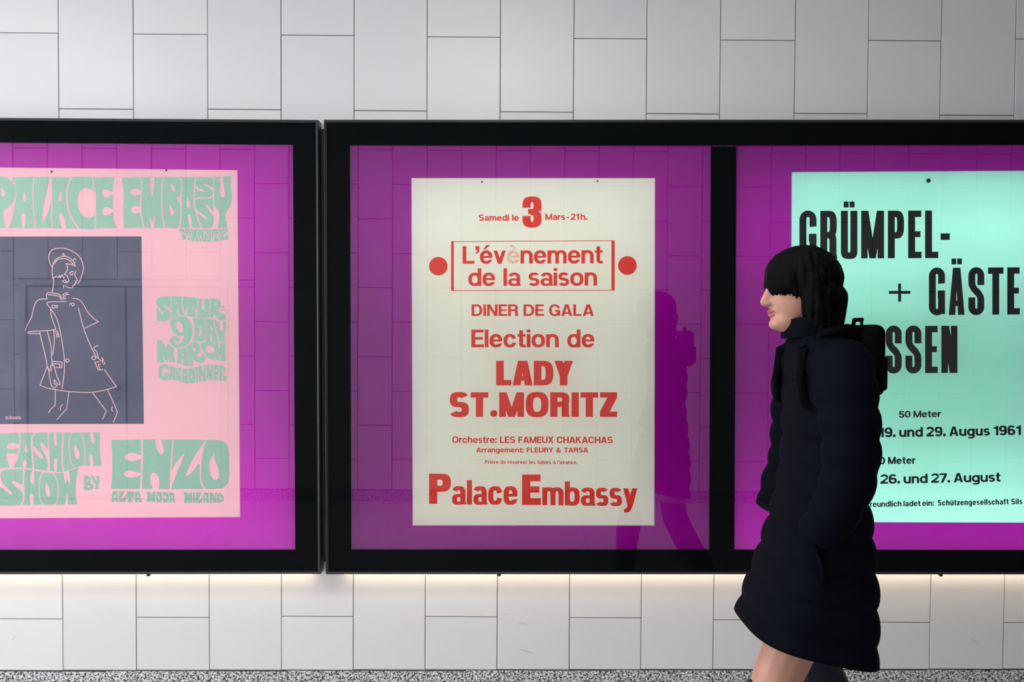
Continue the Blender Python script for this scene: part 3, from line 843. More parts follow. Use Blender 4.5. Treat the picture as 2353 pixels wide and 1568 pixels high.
keep(link('joining_strip', quad_slab([(738, 297), (750, 297), (752, 1291), (742.5, 1291)], -.045, -.004), M_DARK), case2)
for px, py, cs in ((340, 1321.5, case1), (1147, 1321.5, case2), (2163, 1322, case2)):
    p = at(px, py, -.06)
    keep(link('latch', cyl_mesh(p, .0075, -.058, -.045, 14), M_DARK), cs)

# ------------------------------------------------------------------ posters
def poster(label, q, mat):
    c_ = sum((at(*p, Y_POSTER) for p in q), Vector()) / 4
    base_ = at((q[2][0] + q[3][0]) / 2, q[2][1], Y_POSTER)
    t = empty('poster', (c_.x, Y_POSTER, base_.z))
    tag(t, label, 'poster')
    keep(link('paper', plane(q, Y_POSTER), mat), t)
    return t

def ink(F, parent, mat, name='lettering', y=Y_INK):
    o = link(name, F.mesh(lambda p: at(p[0], p[1], y)), mat)
    return keep(o, parent)

def pin(px, py, r, parent):
    p = at(px, py, Y_POSTER)
    keep(link('pin', cyl_mesh(p, r / 568, Y_POSTER - .0015, Y_POSTER + .004, 16, .0006), M_PIN), parent)

# --- cream poster
po2 = poster('cream poster with red lettering', P2, M_CREAM)
S_ = .5
ink(typeset('Samedi le', 1100, 1192, 507.5, 493.2, .25, s=.235, h=.19, sp=.075, space=.34), po2, M_RED)
ink(typeset('3', 1200.5, 1244.5, 522.5, 452.5, .4, s=.255, h=.19, n=2.7, block3=True), po2, M_RED)
ink(typeset('Mars - 21 h.', 1253, 1350, 505.5, 491.3, .25, s=.235, h=.19, sp=.06, space=.16), po2, M_RED)
L1 = dict(s=.205, h=.165, sp=.06, xh=.745)
ink(typeset('L’évènement', 1063, 1385, 606.5, 566, .35, tilt=-1.0, skip='è', **L1), po2, M_RED)
ink(typeset('L’évènement', 1063, 1385, 606.5, 566, .35, tilt=-1.0, only='è', **L1), po2, M_RED_WORN, 'worn_letter')
ink(typeset('de la saison', 1076, 1372, 657.5, 617, .35, tilt=-.8, s=.205, h=.165, sp=.06, xh=.745, space=.36), po2, M_RED)
ink(typeset('DINER DE GALA', 1083.5, 1364.5, 726.5, 699.8, .35, s=.225, h=.17, sp=.085, space=.30), po2, M_RED)
ink(typeset('Election de', 1083, 1366, 798.5, 757.8, .35, s=.215, h=.165, sp=.06, space=.36), po2, M_RED)
ink(typeset('LADY', 1140, 1316.5, 886, 829.5, .4, s=.30, h=.22, sp=.045, n=2.8), po2, M_RED)
ink(typeset('ST.MORITZ', 1033, 1418, 958.5, 902, .4, s=.285, h=.215, sp=.07, n=2.8, round=.93), po2, M_RED)
ink(typeset('Orchestre: LES FAMEUX CHAKACHAS', 1039, 1408, 1018.2, 1003.2, .25, s=.225, h=.185, sp=.065, space=.34, tilt=.8), po2, M_RED)
ink(typeset('Arrangement: FLEURY & TARSA', 1094.5, 1351.5, 1040, 1028.5, .22, s=.23, h=.19, sp=.085, space=.42, tilt=.6), po2, M_RED)
ink(typeset('Prière de réserver les tables à l’avance.', 1114, 1327, 1066.5, 1058, .2, s=.22, h=.18, sp=.10, space=.40, tilt=.6), po2, M_RED)
PE = dict(s=.262, h=.20, sp=.05, n=2.9)
ink(typeset('P', 986, 1037, 1158.5, 1089, .45, **PE), po2, M_RED)
ink(typeset('alace', 1039, 1189, 1160, 1104, .45, s=.21, h=.165, sp=.06, n=2.9, xh=.74), po2, M_RED)
ink(typeset('E', 1199.5, 1242, 1161, 1091, .45, s=.265, h=.225, sp=.05), po2, M_RED)
ink(typeset('mbassy', 1246, 1464.5, 1161.5, 1106, .45, s=.21, h=.165, sp=.05, n=2.9, xh=.735, tilt=2), po2, M_RED)
ink(typeset('HUGO WETZEL ST. MORITZ', 1191.5, 1244, 1201.6, 1199, .15, s=.2, h=.16, sp=.3), po2, ink_film('faint_red_ink', (.93, .62, .52)))
F = Field(1036, 553, 1413, 669, .4)
F.poly([(1036.5, 555), (1042.8, 555), (1042.8, 668.8), (1036.5, 668.8)]); F.poly([(1405, 552.6), (1412.4, 552.6), (1412.4, 668), (1405, 668)])
F.poly([(1037, 554.6), (1412, 552.4), (1412, 554), (1037, 556.2)]); F.poly([(1037, 667.2), (1412, 666.6), (1412, 668.2), (1037, 669)])
ink(F, po2, M_RED, 'printed_frame')
for cx, cy, r in ((1007.2, 612, 21.3), (1441.7, 610.5, 21.5)):
    F = Field(cx - r, cy - r, cx + r, cy + r, .4); F.poly([(cx + r * math.cos(a * math.pi / 32), cy + r * math.sin(a * math.pi / 32)) for a in range(64)])
    ink(F, po2, M_RED, 'printed_dot')
pin(1107.5, 418.3, 1.9, po2); pin(1372.5, 416.6, 1.9, po2)

# --- mint poster
po3 = poster('mint green poster with tall black lettering', P3, M_MINT)
GO = dict(s=.140, h=.135, n=3.0, sp=.080, wf=dict(R=1.08, U=1.02, M=1.16, P=1.11, L=.92, A=.98, S=1.1, T=1.17, N=1.05, H=1.05), blockS=True, dotgap=.06, doth=.125)
ink(typeset('GRÜMPEL', 1837, 2156, 594.5, 485, .45, w=.5, tilt=-1, **GO), po3, M_BLACK)
F = Field(2160, 530, 2186, 556, .4); F.poly([(2161.5, 536.5), (2182.5, 536.5), (2182.5, 551.5), (2161.5, 551.5)]); ink(F, po3, M_BLACK)
ink(typeset('GÄSTE', 2134.5, 2343, 724.5, 616, .45, w=.5, tilt=-1.5, **GO), po3, M_BLACK)
ink(typeset('SCHIESSEN', 1837, 2200, 858.5, 750, .45, w=.5, tilt=-1, **GO), po3, M_BLACK)
F = Field(2040, 650, 2095, 695, .4); F.poly([(2042.5, 668.8), (2092, 668.8), (2092, 675.5), (2042.5, 675.5)]); F.poly([(2063.8, 652), (2070.6, 652), (2070.6, 693.5), (2063.8, 693.5)]); ink(F, po3, M_BLACK)
ink(typeset('M', 1838.5, 1875, 990, 930, .45, s=.16, h=.14), po3, M_BLACK)
MT = dict(s=.245, h=.195, sp=.065)
ink(typeset('50 Meter', 2065, 2162.5, 960.3, 945, .3, tilt=-1.6, **MT), po3, M_BLACK)
ink(typeset('19. und 29. Augus 1961', 2019.5, 2346, 1005.5, 983.5, .35, tilt=-5.6, space=.24, **MT), po3, M_BLACK)
ink(typeset('300 Meter', 1992, 2104, 1068, 1051.5, .3, tilt=-2, **MT), po3, M_BLACK)
ink(typeset('26. und 27. August', 2023, 2299, 1112.5, 1091, .35, tilt=-5.4, space=.24, **MT), po3, M_BLACK)
ink(typeset('Freundlich ladet ein:', 1990, 2146, 1166, 1153, .25, tilt=-3.2, s=.225, h=.18, sp=.075, space=.22), po3, M_BLACK)
ink(typeset('Schützengesellschaft Sils', 2154.5, 2349, 1162.5, 1149.5, .25, tilt=-3.4, s=.225, h=.18, sp=.105, space=.36), po3, M_BLACK)
pin(2133.3, 415.3, 4.8, po3)

# --- pink poster: hand-drawn lettering (outline of each word, then the gaps and counters cut out)
po1 = poster('pink poster with green hand-drawn lettering and a navy fashion drawing', P1, M_PINK)
def dup(pts):
    out = []
    for p in pts:
        out.append((p[0], p[1]))
        if len(p) > 2: out.append((p[0], p[1]))
    return out
K = 'c'
def hand(parent, ox, oy, sc_, shapes, mat=M_GREEN, cell=.4, name='lettering'):
    """shapes: ('+',pts) ('-',pts) closed outlines, ('s',width,pts) slit, in units of 1/sc_ pixel from (ox,oy)"""
    tr = lambda p: (ox + p[0] / sc_, oy + p[1] / sc_)
    pos = [tr(p) for s_ in shapes if s_[0] in '+l' for p in s_[-1]]
    F = Field(min(p[0] for p in pos) - 2, min(p[1] for p in pos) - 2, max(p[0] for p in pos) + 2, max(p[1] for p in pos) + 2, cell)
    for s_ in shapes:
        if s_[0] == '+': F.poly(chaikin([tr(p) for p in dup(s_[1])]), 1)
        elif s_[0] == '-': F.poly(chaikin([tr(p) for p in dup(s_[1])]), -1)
        elif s_[0] == 's': F.line(spline([tr(p) for p in s_[2]]), 1.12 * s_[1] / sc_, -1)
        elif s_[0] == 'l': F.line(spline([tr(p) for p in s_[2]]), s_[1] / sc_, 1)
    return ink(F, parent, mat, name)

hand(po1, 0, 390, 8.114, [
    ('+', [(-95, 128, K), (20, 120), (90, 135), (160, 165), (230, 230), (275, 300), (293, 400), (288, 500), (262, 575), (200, 665), (120, 730), (55, 780), (50, 800), (80, 950), (112, 1090, K), (-100, 1090, K), (-80, 800), (-75, 450)]),
    ('-', [(10, 330, K), (70, 370), (103, 430), (95, 480), (40, 512), (20, 470), (18, 400)]),
    ('+', [(220, 140, K), (400, 142), (630, 132), (760, 140), (930, 132), (1080, 142), (1330, 140), (1430, 130), (1600, 132), (1740, 140), (1850, 150), (1960, 135), (2140, 140, K), (2115, 280), (2105, 420), (2110, 600), (2108, 760), (2112, 900), (2140, 1000), (2175, 1085, K), (2060, 1095), (1930, 1085), (1800, 1105), (1620, 1115), (1480, 1100), (1230, 1095), (1060, 1095), (980, 1100), (860, 1085), (650, 1098), (430, 1095), (270, 1085), (150, 1095, K), (190, 1030), (235, 900), (270, 690), (300, 530), (308, 430), (300, 350), (270, 230)]),
    ('s', 20, [(640, 120), (620, 300), (612, 470), (622, 700), (640, 920), (660, 1115)]),
    ('s', 18, [(942, 120), (960, 300), (962, 600), (968, 900), (975, 1120)]),
    ('-', [(932, 120, K), (900, 270), (860, 450), (820, 640), (795, 820), (782, 980, K), (800, 975), (850, 900), (900, 780), (935, 660), (948, 560), (955, 400), (950, 120, K)]),
    ('s', 26, [(1345, 120), (1290, 230), (1255, 360), (1243, 500), (1260, 680), (1310, 850), (1380, 980), (1475, 1112)]),
    ('s', 20, [(1728, 120), (1745, 300), (1770, 480), (1775, 700), (1778, 900), (1782, 1120)]),
    ('-', [(1735, 385, K), (1660, 350), (1580, 340), (1510, 375), (1462, 450), (1448, 580), (1460, 700), (1500, 810), (1570, 885), (1650, 910), (1710, 890), (1755, 850, K), (1775, 700), (1772, 480)]),
    ('-', [(452, 385, K), (440, 450), (415, 530), (430, 580), (460, 600), (485, 580), (492, 540), (470, 460)]),
    ('-', [(432, 805), (395, 835), (388, 900), (400, 1000), (425, 1105, K), (445, 1105, K), (470, 980), (482, 880), (470, 830)]),
    ('-', [(1132, 390, K), (1110, 460), (1090, 530), (1095, 570), (1120, 588), (1145, 570), (1150, 520), (1142, 450)]),
    ('-', [(1105, 830), (1130, 808), (1160, 830), (1195, 900), (1220, 1000), (1225, 1110, K), (1165, 1115, K), (1130, 1000), (1105, 900)]),
    ('-', [(2118, 440, K), (2050, 400), (1980, 370), (1920, 380), (1895, 420), (1920, 480), (1950, 522), (2000, 522), (2060, 490)]),
    ('-', [(2122, 758, K), (2050, 715), (1990, 686), (1935, 700), (1902, 760), (1915, 830), (1950, 857), (2010, 852), (2070, 815)])])

hand(po1, 270, 390, 8.114, [
    ('+', [(70, 150, K), (250, 150), (430, 135), (560, 140), (700, 140), (870, 135), (1040, 135), (1170, 140), (1300, 140), (1450, 138), (1560, 135), (1680, 145), (1790, 132), (1900, 130), (2120, 122, K), (2105, 220), (2110, 340), (2130, 470), (2135, 560), (2115, 660), (2070, 730), (2020, 800), (2010, 880), (2025, 980), (2055, 1082, K), (1960, 1085), (1860, 1088), (1700, 1095), (1560, 1085), (1400, 1085), (1150, 1088), (1050, 1095), (900, 1085), (680, 1090), (480, 1085), (300, 1080), (120, 1095, K), (105, 900), (110, 700), (120, 500), (110, 350), (85, 220)]),
    ('-', [(1800, 640), (1840, 710), (1893, 775), (1900, 860), (1890, 980), (1858, 1100, K), (1730, 1105, K), (1780, 1050), (1798, 960), (1795, 880), (1780, 820), (1785, 640)]),
    ('-', [(440, 395, K), (370, 360), (300, 350), (250, 370), (233, 415), (260, 465), (330, 494), (390, 480), (440, 455, K)]),
    ('-', [(435, 715, K), (380, 680), (320, 672), (265, 690), (245, 740), (260, 790), (320, 822), (380, 810), (440, 785, K)]),
    ('s', 22, [(430, 120), (448, 250), (445, 400), (432, 560), (430, 700), (440, 830), (465, 960), (495, 1110)]),
    ('-', [(610, 120, K), (605, 280), (620, 420), (640, 530, K), (665, 400), (685, 260), (682, 120, K)]),
    ('-', [(585, 845, K), (600, 960), (635, 1105, K), (670, 1105, K), (695, 980), (703, 835, K), (685, 880), (650, 972, K), (620, 920)]),
    ('s', 20, [(860, 120), (838, 260), (825, 420), (825, 600), (835, 800), (855, 960), (893, 1110)]),
    ('-', [(988, 265, K), (1040, 300), (1078, 350), (1072, 395), (1035, 410), (1005, 380)]),
    ('-', [(973, 650, K), (1010, 700), (1047, 770), (1052, 820), (1020, 858), (990, 840), (975, 760)]),
    ('s', 18, [(1130, 122), (1185, 200), (1198, 300), (1190, 430), (1185, 500)]),
    ('-', [(1192, 455), (1150, 500), (1092, 530, K), (1140, 580), (1170, 660), (1180, 780), (1190, 600)]),
    ('s', 22, [(1182, 600), (1181, 740), (1183, 900), (1165, 1020), (1120, 1110)]),
    ('-', [(1305, 500, K), (1290, 600), (1283, 680), (1300, 712), (1330, 712), (1352, 680), (1335, 600)]),
    ('-', [(1303, 860), (1330, 830), (1360, 850), (1380, 950), (1388, 1100, K), (1365, 1100, K), (1330, 1000)]),
    ('s', 20, [(1468, 120), (1445, 240), (1435, 420), (1432, 600), (1455, 750), (1500, 920), (1580, 1110)]),
    ('s', 28, [(1455, 315), (1500, 360), (1560, 385), (1605, 398)]),
    ('s', 28, [(1630, 270), (1700, 310), (1755, 345), (1782, 385)]),
    ('s', 22, [(1436, 555), (1490, 530), (1600, 528), (1700, 525), (1760, 500), (1786, 455)]),
    ('s', 34, [(1465, 755), (1540, 820), (1600, 870), (1645, 895)]),
    ('s', 34, [(1660, 667), (1710, 730), (1745, 780), (1772, 825)]),
    ('s', 18, [(1776, 118), (1792, 260), (1792, 420), (1790, 560), (1795, 660)]),
    ('-', [(1905, 110, K), (1915, 270), (1906, 430), (1920, 500), (1955, 522), (1995, 500), (2007, 440), (1985, 320), (1953, 110, K)])])

hand(po1, 270, 390, 8.114, [
    ('+', [(1135, 1125), (1165, 1102), (1300, 1102), (1500, 1108), (1700, 1112), (2050, 1100, K), (2065, 1150, K), (2000, 1195), (1958, 1255, K), (2010, 1240), (2065, 1208, K), (2068, 1300, K), (1950, 1320), (1780, 1350), (1600, 1345), (1400, 1335), (1300, 1312), (1272, 1290), (1220, 1312, K), (1185, 1212, K), (1215, 1225), (1228, 1200), (1165, 1160)]),
    ('s', 14, [(1245, 1095), (1268, 1180), (1285, 1260), (1296, 1325)]), ('s', 13, [(1358, 1095), (1372, 1170), (1380, 1225)]),
    ('s', 15, [(1318, 1185), (1312, 1240), (1300, 1290)]), ('s', 15, [(1340, 1185), (1345, 1250), (1375, 1330)]), ('s', 10, [(1360, 1250), (1375, 1240), (1388, 1260), (1385, 1310)]),
    ('-', [(1405, 1090, K), (1425, 1152, K), (1447, 1090, K)]), ('-', [(1430, 1272, K), (1442, 1300), (1460, 1272, K), (1462, 1350, K), (1442, 1350, K)]),
    ('s', 12, [(1497, 1095), (1485, 1180), (1500, 1270), (1535, 1352)]), ('-', [(1556, 1212, K), (1535, 1260), (1550, 1288), (1578, 1270)]),
    ('s', 12, [(1592, 1100), (1612, 1190), (1605, 1280), (1565, 1352)]), ('s', 18, [(1640, 1165), (1655, 1180)]), ('s', 16, [(1655, 1270), (1660, 1355)]), ('s', 14, [(1660, 1225), (1695, 1215)]),
    ('s', 12, [(1698, 1100), (1700, 1180), (1702, 1260), (1735, 1320)]), ('s', 15, [(1748, 1095), (1755, 1200), (1752, 1310), (1745, 1355)]),
    ('s', 20, [(1808, 1190), (1795, 1270), (1772, 1355)]), ('s', 13, [(1878, 1090), (1892, 1190), (1915, 1260)]), ('s', 18, [(1850, 1195), (1880, 1270), (1908, 1330)]), ('s', 13, [(1990, 1148), (1940, 1175), (1912, 1260)]),
    ('s', 13, [(1200, 1155), (1245, 1190), (1270, 1230)])], cell=.25)

hand(po1, 340, 670, 6.97, [
    ('+', [(120, 155), (150, 115), (220, 90), (360, 72), (500, 75), (650, 92), (800, 108), (930, 122), (1060, 108), (1130, 125), (1170, 190), (1165, 250), (1120, 290), (1140, 340), (1200, 372), (1240, 365, K), (1245, 420), (1210, 464), (1150, 462), (1090, 420), (1055, 342, K), (1045, 422, K), (900, 425), (800, 415), (640, 395), (590, 385), (480, 375), (420, 395), (355, 440), (300, 472), (230, 478), (140, 468, K), (134, 215, K)]),
    ('-', [(110, 180, K), (150, 225), (200, 285), (255, 345), (250, 368), (225, 362), (170, 295), (120, 225, K)]), ('s', 28, [(258, 226), (310, 268), (356, 308)]),
    ('s', 14, [(368, 60), (370, 250), (363, 445)]), ('s', 14, [(545, 66), (548, 200), (565, 300), (605, 400)]),
    ('-', [(632, 205, K), (600, 320), (590, 395, K), (612, 398, K), (634, 300)]), ('-', [(713, 202, K), (740, 290), (772, 420, K), (784, 405, K), (780, 330), (750, 250)]),
    ('s', 14, [(810, 98), (795, 230), (784, 420)]), ('-', [(865, 108, K), (862, 220), (856, 280), (880, 302), (907, 280), (905, 220), (888, 108, K)]),
    ('s', 14, [(978, 108), (992, 220), (985, 432)]), ('-', [(445, 140, K), (438, 185), (460, 214), (477, 195)]), ('-', [(452, 292), (472, 276), (492, 292), (490, 385, K), (475, 385, K)]),
    ('-', [(1070, 178), (1098, 192), (1107, 220), (1085, 234), (1066, 210)]),
    ('+', [(1180, 238, K), (1235, 238, K), (1235, 262, K), (1180, 262, K)]), ('+', [(1185, 285, K), (1238, 285, K), (1238, 305, K), (1185, 305, K)])], cell=.35)
hand(po1, 340, 670, 6.97, [
    ('+', [(500, 385), (590, 398), (660, 450), (705, 540), (718, 630), (700, 730), (650, 830), (590, 885), (510, 908), (430, 895), (370, 850), (345, 800), (355, 755), (400, 715), (450, 715), (495, 745), (510, 785), (492, 815), (465, 812), (455, 785), (435, 780), (420, 805), (435, 840), (480, 850), (540, 820), (570, 760), (578, 695, K), (530, 715), (460, 705), (400, 650), (360, 570), (352, 490), (380, 430), (440, 395)]),
    ('-', [(470, 478), (520, 490), (557, 560), (562, 630), (530, 664), (490, 640), (453, 570), (443, 510)]),
    ('+', [(705, 425, K), (880, 430), (1050, 448), (1150, 488), (1250, 468, K), (1250, 600), (1220, 710), (1245, 805, K), (1150, 800), (1030, 795), (900, 785), (860, 802), (780, 795), (715, 790, K), (740, 730), (750, 640), (745, 540), (725, 470)]),
    ('s', 13, [(895, 420), (935, 520), (940, 620), (920, 720), (880, 805)]), ('s', 16, [(1048, 435), (1070, 560), (1100, 660), (1150, 815)]),
    ('-', [(822, 536, K), (862, 600), (870, 660), (840, 712), (800, 717, K), (820, 650)]), ('-', [(1000, 530, K), (997, 600), (1012, 629), (1034, 610), (1020, 570)]), ('-', [(988, 702), (1005, 680), (1027, 702), (1028, 805, K), (1000, 805, K)]),
    ('-', [(1150, 470, K), (1145, 560), (1136, 610), (1170, 644), (1210, 620), (1205, 560), (1190, 470, K)])], cell=.35)
hand(po1, 340, 670, 6.97, [
    ('+', [(145, 780, K), (225, 783, K), (285, 910, K), (322, 838, K), (375, 885), (422, 905, K), (405, 960), (415, 1040), (438, 1133, K), (148, 1138, K)]),
    ('-', [(238, 1010, K), (243, 1080), (272, 1145, K), (300, 1128, K), (265, 1080)]), ('-', [(347, 1015, K), (348, 1145, K), (308, 1138, K)]),
    ('+', [(470, 925, K), (540, 920), (620, 895, K), (655, 1195, K), (600, 1190), (550, 1168), (460, 1138, K), (480, 1040)]),
    ('-', [(535, 972, K), (577, 1005), (577, 1032), (550, 1037), (533, 1010)]), ('-', [(536, 1102), (555, 1082), (577, 1102), (565, 1145), (545, 1180, K)]),
    ('+', [(630, 880, K), (700, 820), (760, 805), (810, 830), (838, 910), (830, 980), (775, 1018, K), (800, 1055), (850, 1050), (880, 988, K), (925, 1060), (915, 1110), (870, 1145), (820, 1140), (750, 1110), (715, 1070, K), (725, 1190, K), (665, 1195, K), (650, 1050)]),
    ('-', [(708, 898, K), (755, 905), (777, 935), (755, 964), (718, 945)]),
    ('+', [(850, 840), (880, 810), (950, 795), (1030, 795, K), (1045, 900, K), (1000, 870), (945, 868), (920, 900), (930, 950), (970, 990), (1010, 995), (1055, 965, K), (1070, 1100, K), (1000, 1090), (930, 1030), (880, 950), (848, 890)]),
    ('+', [(1045, 808, K), (1245, 820, K), (1240, 960), (1252, 1118, K), (1082, 1100, K), (1062, 950)]),
    ('-', [(1130, 795, K), (1118, 880), (1140, 914), (1164, 890), (1155, 795, K)]), ('-', [(1138, 1012), (1155, 1000), (1168, 1020), (1170, 1125, K), (1148, 1125, K)])], cell=.35)
hand(po1, 340, 670, 6.97, [
    ('+', [(170, 1300), (180, 1210), (220, 1168), (280, 1165), (330, 1185), (430, 1212), (540, 1235), (650, 1235), (780, 1212), (900, 1180), (1050, 1172), (1180, 1185), (1235, 1210), (1243, 1270), (1205, 1320), (1225, 1362), (1260, 1352, K), (1258, 1430), (1220, 1444), (1140, 1425), (1000, 1422), (900, 1440), (780, 1455), (650, 1482), (590, 1475), (480, 1430), (420, 1415), (330, 1415), (240, 1432), (200, 1410), (175, 1360)]),
    ('s', 14, [(328, 1170), (345, 1270), (338, 1340), (318, 1430)]), ('s', 12, [(440, 1200), (440, 1320), (450, 1440)]), ('-', [(537, 1235, K), (510, 1310), (490, 1372, K), (515, 1350), (540, 1300)]),
    ('s', 12, [(547, 1225), (545, 1380), (538, 1475)]), ('s', 15, [(645, 1225), (638, 1350), (662, 1495)]), ('s', 13, [(725, 1215), (762, 1300), (768, 1400), (755, 1470)]), ('s', 13, [(795, 1195), (805, 1330), (808, 1465)]),
    ('s', 22, [(882, 1180), (885, 1275)]), ('s', 18, [(862, 1355), (868, 1455)]), ('s', 13, [(930, 1165), (930, 1300), (935, 1445)]), ('s', 20, [(995, 1160), (1000, 1245)]), ('s', 16, [(970, 1350), (975, 1440)]),
    ('s', 12, [(1047, 1160), (1035, 1300), (1042, 1440)]), ('s', 22, [(1126, 1266), (1090, 1262)]), ('s', 22, [(1126, 1350), (1090, 1352)]), ('s', 12, [(1133, 1170), (1130, 1300), (1136, 1440)]),
    ('s', 24, [(1190, 1265), (1195, 1285)]), ('s', 16, [(1185, 1350), (1205, 1440)]), ('s', 14, [(1205, 1330), (1240, 1345)]),
    ('-', [(345, 1262, K), (280, 1225), (240, 1225), (222, 1265), (222, 1320), (245, 1362), (268, 1358, K), (248, 1312, K), (340, 1305, K)]),
    ('s', 18, [(385, 1268), (390, 1300)]), ('s', 16, [(388, 1368), (392, 1430)]), ('s', 18, [(585, 1315), (588, 1340)]), ('s', 14, [(588, 1412), (590, 1490)]), ('-', [(692, 1312, K), (722, 1370), (700, 1405, K)])], cell=.3)

hand(po1, 0, 980, 7.838, [
    ('+', [(-70, 132, K), (340, 120), (650, 110), (900, 115), (1130, 110), (1280, 115), (1450, 112), (1800, 108, K), (1795, 300), (1800, 500), (1830, 718, K), (1650, 715), (1520, 712), (1420, 725), (1330, 748), (1250, 795), (1140, 825), (1000, 822), (870, 800), (740, 790), (600, 765), (450, 748), (230, 738), (180, 735), (0, 762), (-70, 775, K)]),
    ('-', [(350, 335, K), (280, 300), (200, 293), (135, 330), (117, 380), (150, 412), (230, 420), (335, 392, K)]),
    ('-', [(117, 487, K), (312, 498, K), (310, 600), (270, 680), (225, 750, K), (178, 750, K), (140, 640), (118, 560)]),
    ('s', 22, [(350, 105), (362, 250), (345, 400), (310, 560), (270, 660)]),
    ('-', [(465, 295, K), (440, 390), (438, 440), (465, 478), (497, 472), (502, 430), (480, 360)]), ('-', [(403, 640), (440, 592), (478, 630), (472, 700), (440, 770, K), (415, 765, K)]),
    ('s', 26, [(655, 100), (585, 180), (568, 280), (575, 420), (590, 600), (597, 785)]),
    ('-', [(590, 335, K), (640, 390), (720, 470), (780, 550), (772, 582), (730, 582), (670, 530), (600, 445, K)]),
    ('-', [(740, 286), (780, 305), (825, 370), (870, 445, K), (882, 600), (888, 800, K), (830, 792), (860, 730), (858, 660), (830, 550), (785, 455), (723, 345), (716, 310)]),
    ('s', 22, [(862, 100), (875, 300), (880, 500), (885, 700), (876, 815)]),
    ('-', [(975, 100, K), (967, 250), (985, 342), (1005, 357), (1027, 335), (1023, 250), (1005, 100, K)]), ('-', [(963, 650), (975, 588), (1000, 573), (1030, 600), (1027, 750), (1015, 840, K), (985, 840, K)]),
    ('s', 22, [(1130, 98), (1135, 250), (1122, 400), (1122, 600), (1142, 842)]), ('s', 16, [(1300, 100), (1255, 200), (1243, 350), (1258, 520), (1280, 650), (1345, 755)]),
    ('s', 16, [(1450, 98), (1500, 230), (1525, 400), (1530, 600), (1515, 700), (1430, 732)]),
    ('-', [(1350, 315, K), (1328, 420), (1340, 500), (1370, 582), (1405, 597), (1437, 550), (1437, 480), (1390, 390)]),
    ('-', [(1615, 95, K), (1620, 200), (1645, 290), (1680, 317), (1707, 285), (1695, 210), (1665, 95, K)]), ('-', [(1603, 540), (1630, 503), (1662, 530), (1682, 630), (1677, 730, K), (1635, 730, K), (1608, 640)])])
hand(po1, 0, 980, 7.838, [
    ('+', [(5, 870), (30, 805), (120, 775), (300, 772), (450, 770), (600, 795), (800, 832), (1000, 847), (1140, 840), (1240, 805), (1422, 735, K), (1380, 900), (1360, 1100), (1365, 1300), (1395, 1410, K), (1220, 1410), (1000, 1415), (750, 1415), (580, 1420), (370, 1415), (230, 1435), (100, 1432), (-70, 1420, K), (-70, 1080, K), (20, 1085), (60, 1040), (15, 960)]),
    ('-', [(-75, 960, K), (10, 975), (60, 1045), (150, 1128), (228, 1205), (217, 1237), (180, 1234), (90, 1155), (0, 1085), (-75, 1060, K)]),
    ('-', [(213, 1010), (235, 978), (290, 998), (405, 1060, K), (412, 1205, K), (380, 1170), (290, 1100)]), ('s', 24, [(435, 755), (418, 950), (418, 1100), (427, 1250), (420, 1340), (370, 1430)]),
    ('-', [(590, 785, K), (543, 900), (543, 1000), (580, 1050), (614, 1042), (617, 900), (605, 785, K)]), ('-', [(523, 1260), (545, 1213), (585, 1210), (607, 1250), (600, 1430, K), (550, 1430, K)]),
    ('s', 16, [(800, 820), (730, 890), (712, 1000), (712, 1250), (730, 1350), (785, 1430)]), ('s', 16, [(945, 828), (1010, 930), (1045, 1080), (1045, 1250), (1020, 1370), (965, 1430)]),
    ('-', [(838, 1005, K), (813, 1120), (818, 1200), (860, 1270), (897, 1262), (907, 1180), (870, 1090)]),
    ('-', [(1143, 820, K), (1150, 920), (1170, 1028, K), (1215, 958, K), (1262, 1045, K), (1263, 960), (1238, 790, K)]), ('-', [(1205, 1195, K), (1180, 1300), (1168, 1425, K), (1222, 1425, K), (1234, 1320)]),
    ('+', [(1515, 885, K), (1580, 890), (1630, 920), (1640, 980), (1622, 1022), (1680, 1060), (1692, 1100), (1660, 1140), (1580, 1155), (1508, 1145, K)]), ('s', 24, [(1592, 950), (1562, 992)]), ('s', 28, [(1580, 1078), (1608, 1092)]),
    ('+', [(1630, 885, K), (1695, 890, K), (1715, 960), (1740, 985), (1750, 950), (1728, 893, K), (1795, 900, K), (1785, 950), (1802, 1000), (1765, 1050), (1780, 1120, K), (1705, 1140, K), (1725, 1080), (1720, 1040), (1680, 1010), (1660, 940)])])
